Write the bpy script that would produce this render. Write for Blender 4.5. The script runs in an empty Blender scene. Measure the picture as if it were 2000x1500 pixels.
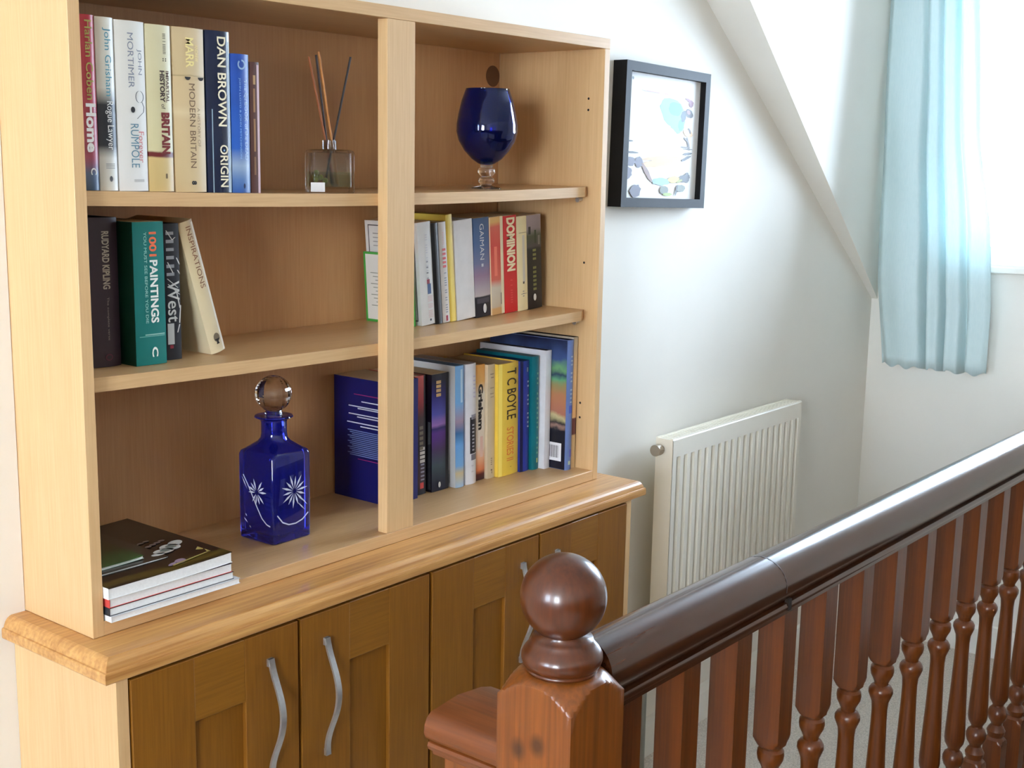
import bpy, bmesh, math, random
from mathutils import Vector, Matrix
random.seed(7)
S = bpy.context.scene
COL = S.collection
PI = math.pi
sin, cos = math.sin, math.cos

# ------------------------------------------------------------------ camera, world, exposure
cam_data = bpy.data.cameras.new('camera')
cam = bpy.data.objects.new('camera', cam_data)
COL.objects.link(cam)
cam_data.sensor_width = 36.0
cam_data.sensor_fit = 'HORIZONTAL'
cam_data.lens = 36.0 * 2458.6 / 2000.0
cam_data.clip_start = 0.02
cam.matrix_world = Matrix(((0.62523571, 0.1250288, -0.77035583, -0.95874),
                           (-0.78022726, 0.12296516, -0.6132903, -1.51317),
                           (0.01804797, 0.98450362, 0.17443309, 0.67872),
                           (0, 0, 0, 1)))
S.camera = cam
S.view_settings.view_transform = 'Standard'
S.view_settings.look = 'None'
S.view_settings.gamma = 1.0
S.view_settings.use_curve_mapping = False
S.view_settings.exposure = 0.0
S.cycles.caustics_reflective = False
S.cycles.caustics_refractive = False
S.cycles.max_bounces = 16
S.cycles.diffuse_bounces = 6
S.cycles.transmission_bounces = 14
S.cycles.transparent_max_bounces = 16

WORLD_STRENGTH = 43.0
world = bpy.data.worlds.new('overcast_sky')
S.world = world
world.use_nodes = True
wn = world.node_tree.nodes
wn['Background'].inputs['Color'].default_value = (0.63, 0.795, 1.0, 1)
wn['Background'].inputs['Strength'].default_value = WORLD_STRENGTH

# room dimensions
XL, XE, YF, YW, ZF, ZC = -3.4, 3.10, -2.9, 0.177, -0.895, 1.55
WIN1 = (-0.95, -0.06, 0.377, 1.47)       # window in the right-hand end wall: y0 y1 z0 z1
WIN2 = (-2.40, -1.50, 0.20, 1.30)        # two windows in the left wall, behind the viewer
WIN3 = (-0.75, 0.05, 0.20, 1.30)


def window_light(name, x, y0, y1, z0, z1, facing, power=None, color=(1, 1, 1)):
    d = bpy.data.lights.new(name, 'AREA')
    d.shape = 'RECTANGLE'
    d.size = z1 - z0
    d.size_y = y1 - y0
    if power is None:
        d.cycles.is_portal = True      # lets the sky in
    else:
        d.energy = power               # low sunlit sky seen through the pane
        d.color = color
    o = bpy.data.objects.new(name, d)
    COL.objects.link(o)
    o.location = (x, (y0 + y1) / 2, (z0 + z1) / 2)
    o.rotation_euler = (0, -PI / 2 if facing > 0 else PI / 2, 0)
    return o


window_light('window_light_right', XE + 0.16, *WIN1, -1)
window_light('window_light_left', XL - 0.12, *WIN2, 1, 100, (1.0, 0.96, 0.89))
window_light('window_light_far_left', XL - 0.12, *WIN3, 1, 13, (1.0, 0.94, 0.84))

# ------------------------------------------------------------------ material helpers
MATS = {}


def srgb(c):
    out = []
    for v in c:
        v = v / 255.0
        out.append(v / 12.92 if v <= 0.04045 else ((v + 0.055) / 1.055) ** 2.4)
    return (*out, 1.0)


def new_mat(name):
    m = bpy.data.materials.new(name)
    m.use_nodes = True
    nt = m.node_tree
    return m, nt, nt.nodes['Principled BSDF']


def plain(name, c, rough=0.5, metal=0.0, var=0.06, scale=30.0, bump=0.0, spec=0.5):
    """flat colour with a faint procedural mottling"""
    if name in MATS:
        return MATS[name]
    m, nt, b = new_mat(name)
    tc = nt.nodes.new('ShaderNodeTexCoord')
    nz = nt.nodes.new('ShaderNodeTexNoise')
    nz.inputs['Scale'].default_value = scale
    nz.inputs['Detail'].default_value = 3
    nt.links.new(tc.outputs['Object'], nz.inputs['Vector'])
    mp = nt.nodes.new('ShaderNodeMapRange')
    mp.inputs['From Min'].default_value = 0.3
    mp.inputs['From Max'].default_value = 0.7
    mp.inputs['To Min'].default_value = 1 - var
    mp.inputs['To Max'].default_value = 1 + var
    nt.links.new(nz.outputs['Fac'], mp.inputs['Value'])
    mx = nt.nodes.new('ShaderNodeMix')
    mx.data_type = 'RGBA'
    mx.blend_type = 'MULTIPLY'
    mx.inputs['Factor'].default_value = 1.0
    mx.inputs[6].default_value = srgb(c)
    nt.links.new(mp.outputs['Result'], mx.inputs[7])
    nt.links.new(mx.outputs[2], b.inputs['Base Color'])
    b.inputs['Roughness'].default_value = rough
    b.inputs['Metallic'].default_value = metal
    b.inputs['Specular IOR Level'].default_value = spec
    if bump:
        bp = nt.nodes.new('ShaderNodeBump')
        bp.inputs['Strength'].default_value = bump
        bp.inputs['Distance'].default_value = 0.002
        nt.links.new(nz.outputs['Fac'], bp.inputs['Height'])
        nt.links.new(bp.outputs['Normal'], b.inputs['Normal'])
    MATS[name] = m
    return m


def wood(name, c0, c1, axis, rough=0.4, fine=90.0, stretch=0.035, coarse=9.0, contrast=1.0, coat=0.0, knots=False):
    """procedural timber, grain running along axis"""
    if name in MATS:
        return MATS[name]
    m, nt, b = new_mat(name)
    L = nt.links.new
    tc = nt.nodes.new('ShaderNodeTexCoord')

    def noise(sc, st, detail, dist):
        mp = nt.nodes.new('ShaderNodeMapping')
        v = [sc, sc, sc]
        v['xyz'.index(axis)] = sc * st
        mp.inputs['Scale'].default_value = v
        L(tc.outputs['Object'], mp.inputs['Vector'])
        n = nt.nodes.new('ShaderNodeTexNoise')
        n.inputs['Scale'].default_value = 1.0
        n.inputs['Detail'].default_value = detail
        n.inputs['Distortion'].default_value = dist
        L(mp.outputs['Vector'], n.inputs['Vector'])
        return n
    n1 = noise(fine * 3, stretch, 4, 0.2)
    n2 = noise(coarse, 0.12, 3, 0.8)
    mix = nt.nodes.new('ShaderNodeMath')
    mix.operation = 'MULTIPLY_ADD'
    mix.inputs[1].default_value = 0.6
    L(n1.outputs['Fac'], mix.inputs[0])
    sc2 = nt.nodes.new('ShaderNodeMath')
    sc2.operation = 'MULTIPLY'
    sc2.inputs[1].default_value = 0.4
    L(n2.outputs['Fac'], sc2.inputs[0])
    L(sc2.outputs[0], mix.inputs[2])
    rp = nt.nodes.new('ShaderNodeValToRGB')
    lo, hi = 0.5 - 0.22 / contrast, 0.5 + 0.22 / contrast
    rp.color_ramp.elements[0].position = lo
    rp.color_ramp.elements[1].position = hi
    rp.color_ramp.elements[0].color = srgb(c0)
    rp.color_ramp.elements[1].color = srgb(c1)
    L(mix.outputs[0], rp.inputs['Fac'])
    L(rp.outputs['Color'], b.inputs['Base Color'])
    b.inputs['Roughness'].default_value = rough
    b.inputs['Coat Weight'].default_value = coat
    b.inputs['Coat Roughness'].default_value = 0.12
    bu = nt.nodes.new('ShaderNodeBump')
    bu.inputs['Strength'].default_value = 0.12
    bu.inputs['Distance'].default_value = 0.001
    L(n1.outputs['Fac'], bu.inputs['Height'])
    L(bu.outputs['Normal'], b.inputs['Normal'])
    MATS[name] = m
    return m


def ramp_mat(name, stops, h, rough=0.45, noise=0.0, nscale=25.0, axis=2):
    """printed cover: colour bands up the height h of the object (flat print)"""
    m, nt, b = new_mat(name)
    L = nt.links.new
    tc = nt.nodes.new('ShaderNodeTexCoord')
    sp = nt.nodes.new('ShaderNodeSeparateXYZ')
    L(tc.outputs['Object'], sp.inputs[0])
    dv = nt.nodes.new('ShaderNodeMath')
    dv.operation = 'DIVIDE'
    dv.inputs[1].default_value = h
    L(sp.outputs[axis], dv.inputs[0])
    src = dv.outputs[0]
    nz = nt.nodes.new('ShaderNodeTexNoise')
    nz.inputs['Scale'].default_value = nscale
    nz.inputs['Detail'].default_value = 4
    L(tc.outputs['Object'], nz.inputs['Vector'])
    ad = nt.nodes.new('ShaderNodeMath')
    ad.operation = 'MULTIPLY_ADD'
    ad.inputs[1].default_value = noise
    L(nz.outputs['Fac'], ad.inputs[0])
    sb = nt.nodes.new('ShaderNodeMath')
    sb.operation = 'SUBTRACT'
    sb.inputs[1].default_value = noise * 0.5
    L(src, sb.inputs[0])
    L(sb.outputs[0], ad.inputs[2])
    rp = nt.nodes.new('ShaderNodeValToRGB')
    cr = rp.color_ramp
    stops = sorted(stops, key=lambda s: s[0])
    while len(cr.elements) < len(stops):
        cr.elements.new(0.5)
    for e, (p, c) in zip(cr.elements, stops):
        e.position = p
    for e, (p, c) in zip(cr.elements, stops):
        e.color = srgb(c)
    L(ad.outputs[0], rp.inputs['Fac'])
    L(rp.outputs['Color'], b.inputs['Base Color'])
    b.inputs['Roughness'].default_value = rough
    return m


def glass(name, c, ior=1.5, rough=0.0, trans=1.0):
    if name in MATS:
        return MATS[name]
    m, nt, b = new_mat(name)
    b.inputs['Base Color'].default_value = (*c, 1)
    b.inputs['Transmission Weight'].default_value = trans
    b.inputs['Roughness'].default_value = rough
    b.inputs['IOR'].default_value = ior
    MATS[name] = m
    return m


# ------------------------------------------------------------------ mesh helpers
def add_box(bm, x0, x1, y0, y1, z0, z1, mi=0):
    v = [bm.verts.new((x, y, z)) for z in (z0, z1) for (x, y) in ((x0, y0), (x1, y0), (x1, y1), (x0, y1))]
    fs = []
    for f in ((3, 2, 1, 0), (4, 5, 6, 7), (0, 1, 5, 4), (1, 2, 6, 5), (2, 3, 7, 6), (3, 0, 4, 7)):
        fs.append(bm.faces.new([v[i] for i in f]))
    for f in fs:
        f.material_index = mi
    return v


def box_bm(x0, x1, y0, y1, z0, z1, bev=0.0, seg=2):
    bm = bmesh.new()
    add_box(bm, x0, x1, y0, y1, z0, z1)
    if bev:
        bmesh.ops.bevel(bm, geom=bm.edges[:], offset=bev, segments=seg, affect='EDGES', profile=0.5)
    return bm


def loft(bm, rings, close=True, cap0=True, cap1=True):
    """rings: list of lists of points, equal length"""
    vs = [[bm.verts.new(p) for p in r] for r in rings]
    n = len(vs[0])
    for a, b in zip(vs, vs[1:]):
        for i in range(n if close else n - 1):
            j = (i + 1) % n
            bm.faces.new((a[i], a[j], b[j], b[i]))
    if cap0:
        bm.faces.new(list(reversed(vs[0])))
    if cap1:
        bm.faces.new(vs[-1])
    return vs


def lathe(bm, prof, cx=0, cy=0, n=48, cap0=True, cap1=True, sq=None):
    """prof: (r, z) rising; sq: half side, clips the turning to a square section"""
    rings = []
    for r, z in prof:
        ring = []
        for k in range(n):
            a = 2 * PI * (k + 0.5) / n if sq is None else 2 * PI * k / n
            rr = r
            if sq:
                rr = min(r, sq / max(abs(cos(a)), abs(sin(a))))
            ring.append((cx + rr * cos(a), cy + rr * sin(a), z))
        rings.append(ring)
    return loft(bm, rings, True, cap0, cap1)


def tube(bm, p0, p1, r0, r1=None, n=12):
    p0, p1 = Vector(p0), Vector(p1)
    r1 = r0 if r1 is None else r1
    d = (p1 - p0).normalized()
    a = d.orthogonal().normalized()
    b = d.cross(a)
    rings = []
    for p, r in ((p0, r0), (p1, r1)):
        rings.append([p + (a * cos(t) + b * sin(t)) * r for t in [2 * PI * k / n for k in range(n)]])
    loft(bm, rings)


def extrude_profile(bm, prof, axis, a0, a1):
    """closed 2-D profile extruded along an axis. prof points are the other two coords in xyz order"""
    rings = []
    for t in (a0, a1):
        ring = []
        for p, q in prof:
            ring.append({'x': (t, p, q), 'y': (p, t, q), 'z': (p, q, t)}[axis])
        rings.append(ring)
    loft(bm, rings)


def obj(name, bm, mat, parent=None, smooth=False, angle=None, loc=None):
    bmesh.ops.recalc_face_normals(bm, faces=bm.faces[:])
    me = bpy.data.meshes.new(name)
    bm.to_mesh(me)
    bm.free()
    for m in (mat if isinstance(mat, (list, tuple)) else [mat]):
        me.materials.append(m)
    if smooth or angle:
        for p in me.polygons:
            p.use_smooth = True
        if angle:
            try:
                me.set_sharp_from_angle(angle=math.radians(angle))
            except Exception:
                pass
    o = bpy.data.objects.new(name, me)
    COL.objects.link(o)
    if parent:
        o.parent = parent
    if loc:
        o.location = loc
    return o


def tag(o, label, cat, group=None):
    o['label'] = label
    o['category'] = cat
    if group:
        o['group'] = group
    return o


def thing(name, label, cat, loc=(0, 0, 0), group=None, rot=(0, 0, 0)):
    o = bpy.data.objects.new(name, None)
    o.empty_display_size = 0.05
    COL.objects.link(o)
    o.location = loc
    o.rotation_euler = rot
    return tag(o, label, cat, group)


def struct(o):
    o['kind'] = 'structure'
    return o


def lettering(name, s, mat, parent, u0, u1, v0, v1, mode, d, bold=0.0, shear=0.0, font_space=1.0):
    """flat print. mode 'spine': u = height on the spine (text runs from u0 down to u1), v = x range, d = y
       mode 'side': u = y range (reads from back to front), v = z range, d = x ; mode 'top': u = x, v = y, d = z
       mode 'front': u = x range, v = z range, d = y"""
    cu = bpy.data.curves.new('lettering', 'FONT')
    cu.body = s
    cu.offset = bold
    cu.shear = shear
    cu.space_character = font_space
    cu.resolution_u = 3
    t = bpy.data.objects.new('lettering', cu)
    COL.objects.link(t)
    dg = bpy.context.evaluated_depsgraph_get()
    me = bpy.data.meshes.new_from_object(t.evaluated_get(dg))
    bpy.data.objects.remove(t)
    bpy.data.curves.remove(cu)
    xs = [v.co.x for v in me.vertices]
    ys = [v.co.y for v in me.vertices]
    xa, xb, ya, yb = min(xs), max(xs), min(ys), max(ys)
    for v in me.vertices:
        fx = (v.co.x - xa) / max(xb - xa, 1e-6)
        fy = (v.co.y - ya) / max(yb - ya, 1e-6)
        U = u0 + (u1 - u0) * fx
        V = v0 + (v1 - v0) * fy
        v.co = {'spine': (V, d, U), 'side': (d, U, V), 'top': (U, V, d), 'front': (U, d, V)}[mode]
    me.materials.clear()
    me.materials.append(mat)
    me.name = name
    o = bpy.data.objects.new(name, me)
    COL.objects.link(o)
    o.parent = parent
    return o


def patches(name, mat, parent, rects, mode, d):
    """thin flat prints, rectangles or polygons given in the plane of print"""
    bm = bmesh.new()
    for r in rects:
        if len(r) == 4 and not isinstance(r[0], (tuple, list)):
            pts = [(r[0], r[2]), (r[1], r[2]), (r[1], r[3]), (r[0], r[3])]
        else:
            pts = r
        vs = []
        for U, V in pts:
            vs.append(bm.verts.new({'spine': (V, d, U), 'side': (d, U, V), 'top': (U, V, d), 'front': (U, d, V)}[mode]))
        bm.faces.new(vs)
    return obj(name, bm, mat, parent)


def ellipse(cx, cy, rx, ry, n=20, rot=0.0):
    return [(cx + rx * cos(t) * cos(rot) - ry * sin(t) * sin(rot), cy + rx * cos(t) * sin(rot) + ry * sin(t) * cos(rot))
            for t in [2 * PI * k / n for k in range(n)]]


# ------------------------------------------------------------------ materials
wall_m = plain('wall_paint', (238, 234, 225), 0.75, var=0.012, scale=6, bump=0.05)
ceil_m = plain('ceiling_paint', (238, 236, 230), 0.8, var=0.01, scale=6)
trim_m = plain('white_gloss_trim', (236, 234, 226), 0.35, var=0.01)
ven_v = wood('oak_veneer_upright', (198, 157, 108), (217, 180, 132), 'z', 0.42, contrast=0.9)
ven_h = wood('oak_veneer_level', (192, 151, 104), (214, 176, 128), 'x', 0.36, contrast=0.9)
ven_y = wood('oak_veneer_deep', (192, 151, 104), (214, 176, 128), 'y', 0.4, contrast=0.9)
back_m = wood('oak_back_panel', (176, 126, 80), (196, 150, 102), 'z', 0.5, contrast=0.9)
oak_top = wood('solid_oak_worktop', (166, 112, 58), (206, 156, 94), 'x', 0.3, fine=50, coarse=20, coat=0.15, contrast=1.5)
door_v = wood('oak_door_upright', (112, 66, 12), (136, 88, 24), 'z', 0.38, coarse=12)
door_h = wood('oak_door_level', (114, 69, 13), (140, 92, 26), 'x', 0.38, coarse=12)
dark_x = wood('stained_rail_wood', (44, 21, 9), (80, 42, 20), 'x', 0.22, fine=70, coarse=20, coat=0.25)
dark_y = wood('stained_return_wood', (86, 40, 12), (126, 66, 24), 'y', 0.32, fine=70, coarse=20, coat=0.12)
dark_z = wood('stained_baluster_wood', (66, 28, 4), (114, 56, 9), 'z', 0.34, fine=70, coarse=24, coat=0.08)
newel_z = wood('stained_newel_wood', (88, 42, 10), (140, 76, 22), 'z', 0.32, fine=60, coarse=20, coat=0.12)

def add_knots(m, pts):
    """dark knots with rings at given places of the object (a real mark in the timber)"""
    nt = m.node_tree
    b = nt.nodes['Principled BSDF']
    src = b.inputs['Base Color'].links[0].from_socket
    tc = nt.nodes.new('ShaderNodeTexCoord')
    for p in pts:
        sub = nt.nodes.new('ShaderNodeVectorMath')
        sub.operation = 'SUBTRACT'
        sub.inputs[1].default_value = p
        nt.links.new(tc.outputs['Object'], sub.inputs[0])
        sc = nt.nodes.new('ShaderNodeVectorMath')
        sc.operation = 'MULTIPLY'
        sc.inputs[1].default_value = (1, 1, .75)
        nt.links.new(sub.outputs[0], sc.inputs[0])
        ln = nt.nodes.new('ShaderNodeVectorMath')
        ln.operation = 'LENGTH'
        nt.links.new(sc.outputs[0], ln.inputs[0])
        mr = nt.nodes.new('ShaderNodeMapRange')
        mr.inputs['From Min'].default_value = .004
        mr.inputs['From Max'].default_value = .013
        mr.inputs['To Min'].default_value = .75
        mr.inputs['To Max'].default_value = 0
        nt.links.new(ln.outputs['Value'], mr.inputs['Value'])
        mx = nt.nodes.new('ShaderNodeMix')
        mx.data_type = 'RGBA'
        mx.inputs[7].default_value = srgb((46, 24, 12))
        nt.links.new(mr.outputs['Result'], mx.inputs['Factor'])
        nt.links.new(src, mx.inputs[6])
        src = mx.outputs[2]
    nt.links.new(src, b.inputs['Base Color'])


add_knots(newel_z, [(-0.0525, 0.0212, 0.9114), (-0.0525, -0.0066, 0.9235)])
cap_m = wood('stained_ball_wood', (56, 23, 7), (92, 43, 13), 'z', 0.3, fine=50, coarse=18, coat=0.25)
steel = plain('brushed_steel', (214, 214, 212), 0.45, 1.0, var=0.05, scale=200)
gap_m = plain('dark_gap', (24, 16, 10), 0.9)
rad_m = plain('radiator_enamel', (238, 233, 220), 0.35, var=0.01)
carpet_m = plain('beige_carpet', (206, 198, 188), 0.95, var=0.25, scale=260, bump=0.8)
page_m = plain('paper_pages', (214, 196, 162), 0.8, var=0.05, scale=300)
page_w = plain('white_pages', (232, 232, 230), 0.7, var=0.04, scale=300)

# ------------------------------------------------------------------ room shell
W, H, YB, T = 1.246, 0.929, 0.278, 0.018


def wall(name, boxes, mat=wall_m):
    bm = bmesh.new()
    for b in boxes:
        add_box(bm, *b)
    return struct(obj(name, bm, mat))


# long wall behind the bookcase, with the shallow recess the bookcase is let into
wall('wall_back', [(XL, -0.001, YW, YW + 0.2, ZF, ZC), (W + 0.001, XE, YW, YW + 0.2, ZF, ZC),
                   (-0.001, W + 0.001, YW, YW + 0.2, H + 0.001, ZC), (-0.001, W + 0.001, YB + 0.012, YW + 0.2, 0.0, H + 0.001),
                   (-0.001, W + 0.001, YW, YW + 0.2, ZF, -0.001)])
y0, y1, z0, z1 = WIN1
wall('wall_right', [(XE, XE + 0.18, y1, YW + 0.2, ZF, ZC), (XE, XE + 0.18, YF, y0, ZF, ZC),
                    (XE, XE + 0.18, y0, y1, ZF, z0), (XE, XE + 0.18, y0, y1, z1, ZC)])
a0, a1, z0, z1 = WIN2
b0, b1, _, _ = WIN3
wall('wall_left', [(XL - 0.18, XL, b1, YW + 0.2, ZF, ZC), (XL - 0.18, XL, a1, b0, ZF, ZC), (XL - 0.18, XL, YF, a0, ZF, ZC),
                   (XL - 0.18, XL, a0, a1, ZF, z0), (XL - 0.18, XL, a0, a1, z1, ZC), (XL - 0.18, XL, b0, b1, ZF, z0), (XL - 0.18, XL, b0, b1, z1, ZC)])
wall('wall_front', [(XL - 0.18, XE + 0.18, YF - 0.1, YF, ZF, ZC)])
fill_dimmer_m = wood('dark_fill_dimmer', (58, 36, 22), (84, 54, 34), 'z', 0.5)
wall('fill_dimmer_panel', [(XL, 1.5, YF, YF + 0.015, ZF, 0.42), (XL, XL + 0.015, YF + 0.015, YW, ZF, 0.17)], fill_dimmer_m)  # unseen dark panels, added to cut bounce light into the lower bays
wall('ceiling', [(XL - 0.18, XE + 0.18, YF - 0.1, YW + 0.2, ZC, ZC + 0.1)], ceil_m)
# landing floor: carpet up to the stair opening
FY = -0.80
wall('floor', [(XL, XE, FY, YW, ZF - 0.12, ZF), (XL, 0.02, YF, FY, ZF - 0.12, ZF)], carpet_m)
wall('floor_lower', [(0.02, XE, YF, FY, -2.3, -2.2)], carpet_m)
wall('wall_stairwell', [(0.0, 0.02, YF, FY, -2.2, ZF - 0.12), (0.0, XE, FY, FY + 0.02, -2.2, ZF - 0.12),
                        (XE, XE + 0.1, YF, FY, -2.2, ZF), (0.0, XE, YF - 0.1, YF, -2.2, ZF)], fill_dimmer_m)  # unseen shaft walls, given the same dark finish to dim the fill
wall('trim_1', [(0.02, XE, FY - 0.02, FY, ZF - 0.2, ZF + 0.0)], trim_m)
# skirting boards
bm = bmesh.new()
extrude_profile(bm, [(YW, ZF), (YW - 0.016, ZF), (YW - 0.016, ZF + 0.085), (YW - 0.010, ZF + 0.10), (YW, ZF + 0.104)], 'x', W + 0.03, XE)
struct(obj('baseboard_back', bm, trim_m))
bm = bmesh.new()
extrude_profile(bm, [(XE, ZF), (XE - 0.016, ZF), (XE - 0.016, ZF + 0.085), (XE - 0.010, ZF + 0.10), (XE, ZF + 0.104)], 'y', FY, YW - 0.016)
struct(obj('baseboard_right', bm, trim_m))
bm = bmesh.new()
extrude_profile(bm, [(YW, ZF), (YW - 0.016, ZF), (YW - 0.016, ZF + 0.085), (YW - 0.010, ZF + 0.10), (YW, ZF + 0.104)], 'x', XL, -0.03)
struct(obj('baseboard_left', bm, trim_m))
# remnant of sloped ceiling along the long wall, with the upright dormer cheek standing on its edge
sl = lambda x: 2.4738 - 0.71884 * x
cheek_y = lambda x: 0.058 + (x - 1.935) * (0.157 - 0.058) / (3.10 - 1.935)
bm = bmesh.new()
xa, xb = 1.286, XE
A = [Vector((xa, YW + 0.02, sl(xa))), Vector((xb, YW + 0.02, sl(xb)))]
B = [Vector((xa, cheek_y(xa), sl(xa))), Vector((xb, cheek_y(xb), sl(xb)))]
v = [bm.verts.new(p) for p in (A[0], A[1], B[1], B[0])]
top = [bm.verts.new((p.x, p.y, ZC)) for p in (A[0], A[1], B[1], B[0])]
bm.faces.new(v)
bm.faces.new((v[3], v[2], top[2], top[3]))
bm.faces.new((v[1], v[0], top[0], top[1]))
bm.faces.new((v[2], v[1], top[1], top[2]))
bm.faces.new(list(reversed(top)))
struct(obj('ceiling_slope', bm, wall_m))


def window(name, x, facing, w, sill_out):
    """white casement in a wall opening; facing = direction into the room along x"""
    y0, y1, z0, z1 = w
    xo = x - facing * 0.10
    bm = bmesh.new()
    t = 0.032
    xa, xb = sorted((xo, xo + facing * 0.05))
    add_box(bm, xa, xb, y0, y0 + t, z0, z1)
    add_box(bm, xa, xb, y1 - t, y1, z0, z1)
    add_box(bm, xa, xb, y0 + t, y1 - t, z0, z0 + 0.06)
    add_box(bm, xa, xb, y0 + t, y1 - t, z1 - t, z1)
    ym = (y0 + y1) / 2
    add_box(bm, xa, xb, ym - 0.03, ym + 0.03, z0 + 0.06, z1 - t)
    fr = struct(obj(name, bm, trim_m))
    pm = MATS.get('window_glass')
    if pm is None:
        pm, nt, b = new_mat('window_glass')
        tr = nt.nodes.new('ShaderNodeBsdfTransparent')
        gl = nt.nodes.new('ShaderNodeBsdfGlossy')
        gl.inputs['Roughness'].default_value = 0.02
        mx = nt.nodes.new('ShaderNodeMixShader')
        fz = nt.nodes.new('ShaderNodeFresnel')
        nt.links.new(fz.outputs[0], mx.inputs[0])
        nt.links.new(tr.outputs[0], mx.inputs[1])
        nt.links.new(gl.outputs[0], mx.inputs[2])
        nt.links.new(mx.outputs[0], nt.nodes['Material Output'].inputs['Surface'])
        MATS['window_glass'] = pm
    for k, (a, b_) in enumerate(((y0 + t, ym - 0.03), (ym + 0.03, y1 - t))):
        bm = box_bm((xa + xb) / 2 - 0.003, (xa + xb) / 2 + 0.003, a, b_, z0 + 0.06, z1 - t)
        obj('pane', bm, pm, fr)
    xs0, xs1 = sorted((xo + facing * 0.05, x + facing * sill_out))
    obj('window_sill', box_bm(xs0, xs1, y0 - 0.02 if sill_out else y0, y1 + (0.02 if sill_out else 0), z0 - 0.018, z0 + 0.004, 0.004), trim_m, fr)
    return fr


window('window_1', XE, -1, WIN1, 0.03)
window('window_2', XL, 1, WIN2, 0.03)
window('window_3', XL, 1, WIN3, 0.03)

# ------------------------------------------------------------------ bookcase
S1, A1, S2, A2, ST = 0.6291, 0.0092, 0.3698, 0.0082, 0.0205
YS = 0.022
ZB = 0.0216


def surf(k, x):
    s, a = ((S1, A1), (S2, A2))[k]
    return s - a * sin(PI * min(max(x / W, 0), 1))


bc = thing('bookcase', 'open oak veneer bookcase with two sagging shelves and a front post, above the worktop', 'bookcase')
obj('side_panel', box_bm(0, T, 0, YB, 0.0005, H - T * 1.15, 0.0006, 1), ven_v, bc)
pr = obj('side_panel', box_bm(W - T, W, 0, YB, 0.0005, H - T * 1.15, 0.0006, 1), ven_v, bc)
for z in (0.809, 0.786, 0.469, 0.166, 0.134):
    bm = bmesh.new()
    vs = [bm.verts.new((W - T - 0.0004, 0.038 + 0.0026 * cos(t), z + 0.0026 * sin(t))) for t in [2 * PI * k / 14 for k in range(14)]]
    bm.faces.new(vs)
    obj('peg_hole', bm, gap_m, pr)
obj('top_panel', box_bm(0, W, 0, YB, H - T * 1.15, H, 0.0006, 1), ven_h, bc)
obj('bottom_panel', box_bm(T, W - T, 0, YB, 0.0005, ZB, 0.0006, 1), ven_h, bc)
bp_ = obj('back_panel', box_bm(T, W - T, YB, YB + 0.008, 0.0005, H - 0.01), back_m, bc)
# brown cable grommet in the back panel, hard against the right-hand side
bm = bmesh.new()
tube(bm, (1.204, YB - 0.001, 0.859), (1.204, YB + 0.002, 0.859), 0.0225, n=28)
obj('cable_grommet', bm, plain('brown_grommet', (96, 62, 38), 0.6), bp_)
obj('front_post', box_bm(0.593, 0.661, 0.0, 0.0225, ZB + 0.0003, H - T * 1.15 - 0.0003, 0.0006, 1), ven_v, bc)

for k in (0, 1):
    bm = bmesh.new()
    N = 40
    x0, x1 = T + 0.0005, W - T - 0.0008
    ch = 0.026
    rows = []
    for i in range(N + 1):
        x = x0 + (x1 - x0) * i / N
        zt = surf(k, x)
        yf = YS
        rows.append((x, yf, zt))
    # chamfered right-hand front corner, as on the real shelf
    pts = [r for r in rows if r[0] < x1 - ch] + [(x1 - ch, YS, surf(k, x1 - ch)), (x1, YS + 0.014, surf(k, x1))]
    rings = [[(x, y, z), (x, YB - 0.001, z), (x, YB - 0.001, z - ST), (x, y, z - ST)] for x, y, z in pts]
    loft(bm, rings)
    sh = obj('shelf', bm, ven_h, bc)
    for sx in (0, 1):
        for yy in (YS + 0.028, YB - 0.05):
            bm = bmesh.new()
            xx = T if sx == 0 else W - T
            d = 1 if sx == 0 else -1
            zz = surf(k, xx) - ST - 0.0046
            tube(bm, (xx, yy, zz - 0.002), (xx + d * 0.012, yy, zz - 0.002), 0.0038, n=12)
            tube(bm, (xx + d * 0.012, yy, zz - 0.003), (xx + d * 0.0145, yy, zz - 0.003), 0.0052, n=12)
            obj('shelf_peg', bm, steel, sh)

# ------------------------------------------------------------------ worktop and base cupboard
CX0, CX1, CY0, CT = -0.040, 1.307, -0.088, 0.0325
bm = bmesh.new()


def crect(off, z):
    return [(CX0 + off, CY0 + off, z), (CX1 - off, CY0 + off, z), (CX1 - off, YW - 0.0005, z), (CX0 + off, YW - 0.0005, z)]


loft(bm, [crect(0.001, -CT), crect(0.0, -CT + 0.002), crect(0.0, -0.0195), crect(0.001, -0.0165), crect(0.0035, -0.0160),
          crect(0.0045, -0.0125), crect(0.0065, -0.0075), crect(0.0095, -0.0035), crect(0.0135, -0.0010), crect(0.0165, 0.0)])
ct = tag(obj('worktop', bm, oak_top), 'golden oak worktop with moulded edge between the bookcase and the cupboard doors', 'worktop')
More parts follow.
